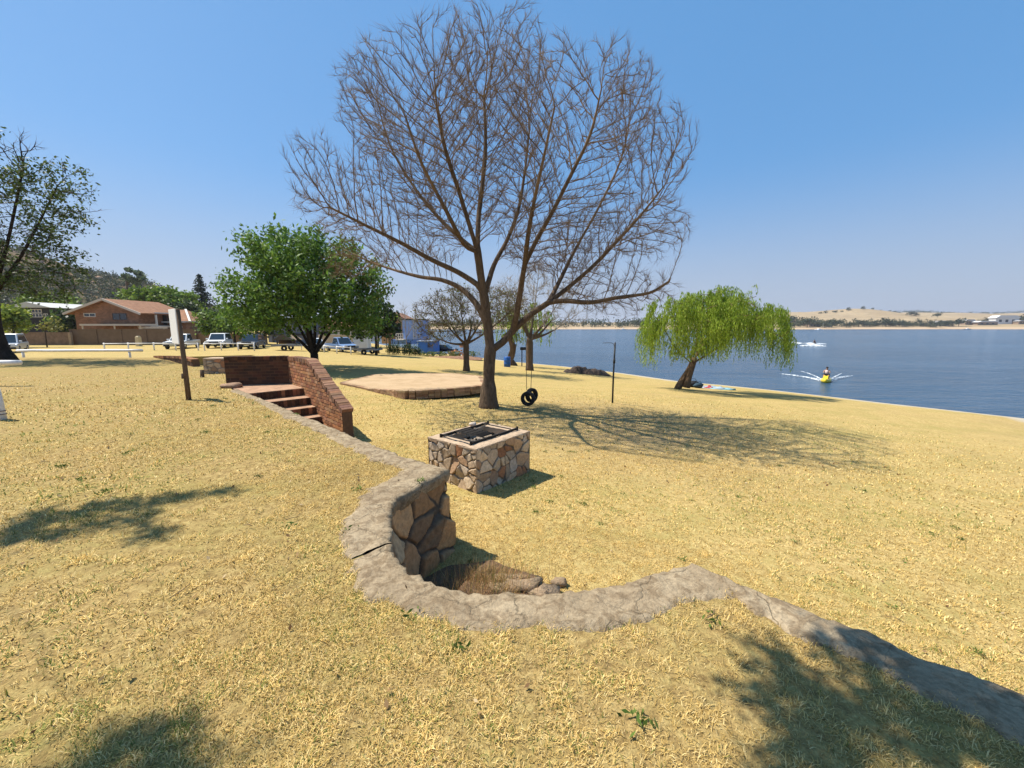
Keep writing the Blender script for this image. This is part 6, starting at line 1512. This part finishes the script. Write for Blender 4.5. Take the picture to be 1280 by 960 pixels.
for i, (y, u) in enumerate(ft):
    y = y+r.uniform(-18, 18); x = gx(u, y, 0); me, tm = protos[int(r.integers(0, 3))]
    T = thing('far_tree', 'small dark tree on the golden far shore across the lake', 'tree', (x, y, fz(x, y)), r.uniform(0, 6), 'trees scattered over the far shore')
    k = r.uniform(.8, 1.5)*(1 if y < 1100 else .7); T.scale = (k, k, k*.85)
    for nm, m_3 in (('crown', me), ('trunk', tm)): oo = bpy.data.objects.new(nm, m_3); col.objects.link(oo); oo.parent = T
# distant tree line left of the willow and on the skyline
def tree_line(name, label, pts, h, seed, n, w):
    r = np.random.default_rng(seed); P = []
    for _ in range(n):
        k = r.uniform(0, len(pts)-1.001); a = int(k); (u0, y0), (u1, y1) = pts[a], pts[a+1]; f = k-a; u, y = u0+(u1-u0)*f, y0+(y1-y0)*f+r.normal(0, w); x = gx(u, y, 0); P.append((x, y, fz(x, y)))
    P = np.array(P); hh = h*r.uniform(.5, 1.2, n)*(.75+.5*np.array([mnoise.noise(Vector((p[0]*.02, p[1]*.02, seed))) for p in P])); per = 24
    C = np.repeat(P, per, 0)+r.normal(0, 1, (n*per, 3))*np.stack([np.repeat(hh*.35, per)]*2+[np.repeat(hh*.22, per)], 1); C[:, 2] += np.repeat(hh*.5, per)
    o = link(name, leaf_mesh(name, C, h*.16*r.uniform(.6, 1.3, len(C)), leaf_cols(len(C), r, FP, .25), r, .7), LEAF); tag(o, label, 'trees', kind='stuff')
tree_line('far_woods', 'continuous band of dark trees along the far shore seen through the bare tree', [(520,730),(600,730),(700,735),(790,745),(830,750),(985,760)], 17, 301, 420, 14)
tree_line('skyline_woods', 'thin line of trees along the skyline above the golden slope', [(1105,1560),(1150,1580),(1190,1560),(1240,1560),(1300,1570)], 13, 302, 190, 10)
def far_house(u, y, w, h, rz, wm, rm, label):
    x = gx(u, y, 0); T = thing('far_house', label, 'house', (x, y, fz(x, y)), rz, 'houses along the far shore'); mb = MB(); mb.box((0,0,h*.5-.5), (w, w*.5, h+1)); build('wall', mb, wm, T)
    mb = MB(); mb.extr([(-w*.55, h-.05), (w*.55, h-.05), (w*.35, h*1.45), (-w*.35, h*1.45)], -w*.3, w*.3); build('roof', mb, rm, T)
    mb = MB()
    for q in (-.3, -.02, .26): mb.box((w*q, -w*.25-.02, h*.5), (w*.12, .1, h*.45))
    build('window', mb, DG, T)
WF = M('far_white', (.62,.62,.62), .7, .05); GR = M('far_grey_roof', (.30,.29,.28), .7, .1); BRF = M('far_brown_wall', (.28,.20,.14), .8, .1); RED = M('far_red_roof', (.30,.16,.10), .8, .1)
far_house(1253, 790, 34, 11, -.3, WF, WF, 'large plain white building at the right end of the far shore'); far_house(1226, 770, 40, 5, .05, BRF, WF, 'long low house with a pale roof left of the large white building')
far_house(1208, 775, 20, 7, .1, BRF, GR, 'grey roofed house among trees on the far shore, right of centre'); far_house(1175, 760, 22, 6, -.1, WF, GR, 'pale house with a grey roof standing by the golden far beach'); far_house(1015, 712, 22, 5, .1, BRF, RED, 'brown house with a red roof among the dark trees right of the willow')
far_house(1033, 716, 14, 5, 0, WF, GR, 'small white house among dark trees right of the willow'); far_house(982, 706, 14, 4.5, .2, WF, GR, 'small white house close to the willow on the far shore'); far_house(1275, 775, 22, 5, 0, BRF, GR, 'low brown house at the very right edge of the far shore')
# ------------------------------------------------------------------ grass blades
GRASS = M_col('dry_grass_blade', .8, 0, trans=.25, spec=.15)
BRAAI = [Fc.xy, Rc.xy, (Rc+by*BW).xy, (Fc+by*BW).xy]
COPP = np.array([(p.x, p.y) for p in INN]+[(p.x, p.y) for p in reversed([OUT[i]*.8+INN[i]*.2 for i in range(len(OUT))])])
STP = np.array([(p.x, p.y) for p in (A0, B0, END, END+Vector((-1, -1, 0)), fix[0][0]+w1_)])
BRP = np.array([(p.x, p.y) for p in BRAAI])

SLP = np.array([(p.x, p.y) for p in [at_z(512, 498.5, -1.0), at_z(430, 481, -1.0), at_z(474, 470, -1.0), at_z(566, 469.5, -1.0), at_z(604, 489, -1.0)]])
STRAW = np.array([(.61,.435,.16),(.53,.37,.12),(.73,.57,.265),(.41,.275,.085),(.67,.49,.19)]); GRN = np.array([(.15,.18,.038),(.115,.145,.028),(.20,.21,.055)])
def blades(name, label, r0, r1, dens, w, L, seed, half=62, fade=.01):
    r = np.random.default_rng(seed); a = R(half); area = (r1*r1-r0*r0)*a; n = int(dens*area)
    q = np.sqrt(r.uniform(r0*r0, r1*r1, n)); th = r.uniform(-a, a, n); x, y = q*np.sin(th), q*np.cos(th)
    tin = inside(TP, x, y); ok = ~inside(COPP, x, y) & ~inside(STP, x, y) & ~inside(BRP, x, y) & ~inside(SLP, x, y)
    hol = (~tin) & (np.hypot((x+.40)/.62, (y-3.66)/.52) < 1.0+.5*np.sin(3*x+5*y)*.3); ok &= ~(hol & (r.random(n) < .6))
    z = np.where(tin, terr_z(x, y), lawn_z(x, y)); ok &= (z > -2.7)
    x, y, z, tin = x[ok], y[ok], z[ok], tin[ok]; n = len(x); q2 = np.hypot(x, y); ps2 = np.array([mnoise.noise(Vector((a_*.55, b_*.55, 21))) for a_, b_ in zip(x, y)])
    ps = np.array([.6*mnoise.fractal(Vector((a_*1.1, b_*1.1, 3)), 1, 2, 3)+.7*mnoise.noise(Vector((a_*.4, b_*.4, 7))) for a_, b_ in zip(x, y)])
    pl = np.array([mnoise.noise(Vector((a_*7, b_*7, 5))) for a_, b_ in zip(x, y)])
    keep = r.random(n) < np.clip(.64+.75*pl+.65*ps2, .03, 1)*np.clip((r1-q2)/fade, .02, 1); x, y, z, ps, pl = x[keep], y[keep], z[keep], ps[keep], pl[keep]; n = len(x)
    c = STRAW[r.integers(0, 5, n)]; g = r.random(n) < np.clip(.13+.62*ps, .02, .55)*np.clip(.6+pl, .1, 1.5); c = np.where(g[:, None], GRN[r.integers(0, 3, n)], c)*r.uniform(.75, 1.2, (n, 1))
    c = c*np.clip(1+.5*pl+.25*ps, .55, 1.35)[:, None]
    az = r.uniform(0, 6.283, n); tilt = np.clip(r.normal(1.0, .35, n), .15, 1.5); l = L*r.uniform(.5, 1.35, n)*np.clip(1+.5*pl, .5, 1.5)
    d = np.stack([np.cos(az)*np.sin(tilt), np.sin(az)*np.sin(tilt), np.cos(tilt)], 1); sd_ = np.stack([-np.sin(az), np.cos(az), np.zeros(n)], 1)*w*.5*r.uniform(.6, 1.3, n)[:, None]
    P = np.stack([x, y, z-.004], 1); m = P+d*l[:, None]*.55+np.array((0, 0, .004)); t = P+d*l[:, None]; t[:, 2] -= l*.22*np.sin(tilt); t[:, 2] = np.maximum(t[:, 2], z+.004)
    V = np.stack([P-sd_, P+sd_, m+sd_*.8, m-sd_*.8, t], 1).reshape(-1, 3); o_ = (np.arange(n)*5)[:, None]
    ix = np.concatenate([o_+np.array([[0,1,2,3]]), o_+np.array([[3,2,4]])], 1).ravel(); fn = np.tile([4, 3], n)
    o = link(name, np_mesh(name, V, fn, ix, np.repeat(c, 5, 0)), GRASS); tag(o, label, 'grass', kind='stuff'); return n
t_ = 0
t_ += blades('grass', 'dry straw-coloured grass in the foreground', .75, 2.6, 21000, .0031, .034, 401)
t_ += blades('grass', 'dry straw-coloured grass around the stone hollow', 2.6, 5.2, 8500, .0046, .038, 402)
t_ += blades('grass', 'dry short grass around the barbecue pit and stairs', 5.2, 9.5, 2600, .0080, .042, 403)
t_ += blades('grass', 'dry short grass around the bare tree', 9.5, 22, 480, .016, .058, 404, fade=11)
print('blades', t_)
# dead weeds in the hollow
r = np.random.default_rng(410); wp_ = at_z(612, 735, -.95); n = 2300
P = np.stack([r.normal(0, .22, n), r.normal(0, .16, n), np.zeros(n)], 1); az = r.uniform(0, 6.283, n); tl_ = r.uniform(.05, 1.0, n); l = r.uniform(.06, .30, n)
d = np.stack([np.cos(az)*np.sin(tl_), np.sin(az)*np.sin(tl_), np.cos(tl_)], 1); sd_ = np.stack([-np.sin(az), np.cos(az), np.zeros(n)], 1)*.003
V = np.stack([P-sd_, P+sd_, P+d*l[:, None]], 1).reshape(-1, 3); cw = leaf_cols(n, r, [(.46,.28,.11),(.36,.20,.09),(.52,.36,.16),(.12,.15,.04)], .3)
o = link('dry_weed', np_mesh('dry_weed', V, np.full(n, 3), np.arange(3*n), np.repeat(cw, 3, 0)), GRASS, loc=(wp_.x, wp_.y, -.97)); tag(o, 'tuft of rust-brown dead weeds on the floor of the hollow', 'weed')
s = NT('dark_soil'); s.setb(.95, .1); v = obj_vec(s); s.l(s.ramp(s.noise(v, 7, 6, .7), [(.3, (.09,.055,.035)), (.6, (.18,.115,.07)), (.75, (.28,.20,.125))]), s.b.inputs['Base Color']); s.bump(s.noise(v, 25, 5, .7), .7, .03)
mb = MB(); N = 22; vs = [(-.40+math.cos(a_)*q*(.62+.2*fbm(math.cos(a_)*1.5, math.sin(a_)*1.5, 9)), 3.66+math.sin(a_)*q*(.52+.2*fbm(math.cos(a_)*1.5, math.sin(a_)*1.5, 4)), -.925+.045*(1-q)+.03*fbm(math.cos(a_)*q*3, math.sin(a_)*q*3, 6)-(.10 if q > .95 else 0)) for q in np.linspace(0.02, 1, 9) for a_ in np.linspace(0, 2*math.pi, N, endpoint=False)]
mb.add(vs, [(j*N+i, j*N+(i+1) % N, (j+1)*N+(i+1) % N, (j+1)*N+i) for j in range(8) for i in range(N)], 0, True); o = build('hollow_soil', mb, s.mat); tag(o, kind='structure')

# fallen leaves, bits of twig and small green weeds lying in the grass
def scatter(n, seed, area):
    r = np.random.default_rng(seed); x = r.uniform(area[0], area[1], n); y = r.uniform(area[2], area[3], n); ok = ~inside(STP, x, y) & ~inside(BRP, x, y); x, y = x[ok], y[ok]
    tin = inside(TP, x, y); z = np.where(tin, terr_z(x, y), lawn_z(x, y))+.022; cp_ = inside(COPP, x, y); z = np.where(cp_, .045, z); return np.stack([x, y, z], 1)[r.random(len(x)) < np.where(cp_, .35, 1)]
P = np.concatenate([scatter(650, 501, (-7, 6, .8, 7)), scatter(900, 502, (-4, 9, 6, 17))]); r = np.random.default_rng(503)
o = link('fallen_leaves', leaf_mesh('fallen_leaves', P, .031*r.uniform(.5, 1.4, len(P))*np.where(P[:, 1] > 7, 1.7, 1), leaf_cols(len(P), r, [(.26,.15,.07),(.34,.22,.11),(.20,.115,.055),(.42,.32,.18)], .3), r, .55, 3.0), GRASS); tag(o, 'dry brown leaves fallen on the grass', 'leaves', kind='stuff')
mb = MB(); r = np.random.default_rng(504)
for p in scatter(90, 505, (-6, 6, 1, 9)):
    a = r.uniform(0, 6.28); l = r.uniform(.04, .16); mb.tube([(p[0], p[1], p[2]+.004), (p[0]+math.cos(a)*l*.5, p[1]+math.sin(a)*l*.5, p[2]+.014), (p[0]+math.cos(a+.3)*l, p[1]+math.sin(a+.3)*l, p[2]+.006)], [.0032, .003, .002], 5)
o = build('fallen_twigs', mb, TWIG); tag(o, 'small dry twigs lying in the grass', 'twigs', kind='stuff')
C = []
for p in scatter(90, 506, (-7, 7, .9, 9)):
    k = int(r.integers(10, 30)); C.append(p+r.normal(0, .03, (k, 3))*np.array((1, 1, .25)))
C = np.concatenate(C); o = link('green_weeds', leaf_mesh('green_weeds', C, .036*r.uniform(.5, 1.4, len(C)), leaf_cols(len(C), r, [(.10,.16,.03),(.14,.19,.04),(.08,.12,.025)], .25), r, .35, .6), GRASS); tag(o, 'small green weeds sprouting among the dry grass', 'weeds', kind='stuff')
# ------------------------------------------------------------------ dry-season haze over the lake
mb = MB(); mb.box((0, 0, 55), (24000, 24000, 170)); 
hm = bpy.data.materials.new('haze'); hm.use_nodes = True; hm.node_tree.nodes.clear()
o_ = hm.node_tree.nodes.new('ShaderNodeOutputMaterial'); pvn = hm.node_tree.nodes.new('ShaderNodeVolumePrincipled')
pvn.inputs['Color'].default_value = (.86,.90,1.0,1); pvn.inputs['Density'].default_value = .00013; pvn.inputs['Anisotropy'].default_value = .3
hm.node_tree.links.new(pvn.outputs[0], o_.inputs['Volume'])
hz_o = build('haze', mb, hm); tag(hz_o, 'thin pale haze in the air over the lake and far shore', 'haze', kind='stuff')
scene.cycles.volume_bounces = 0
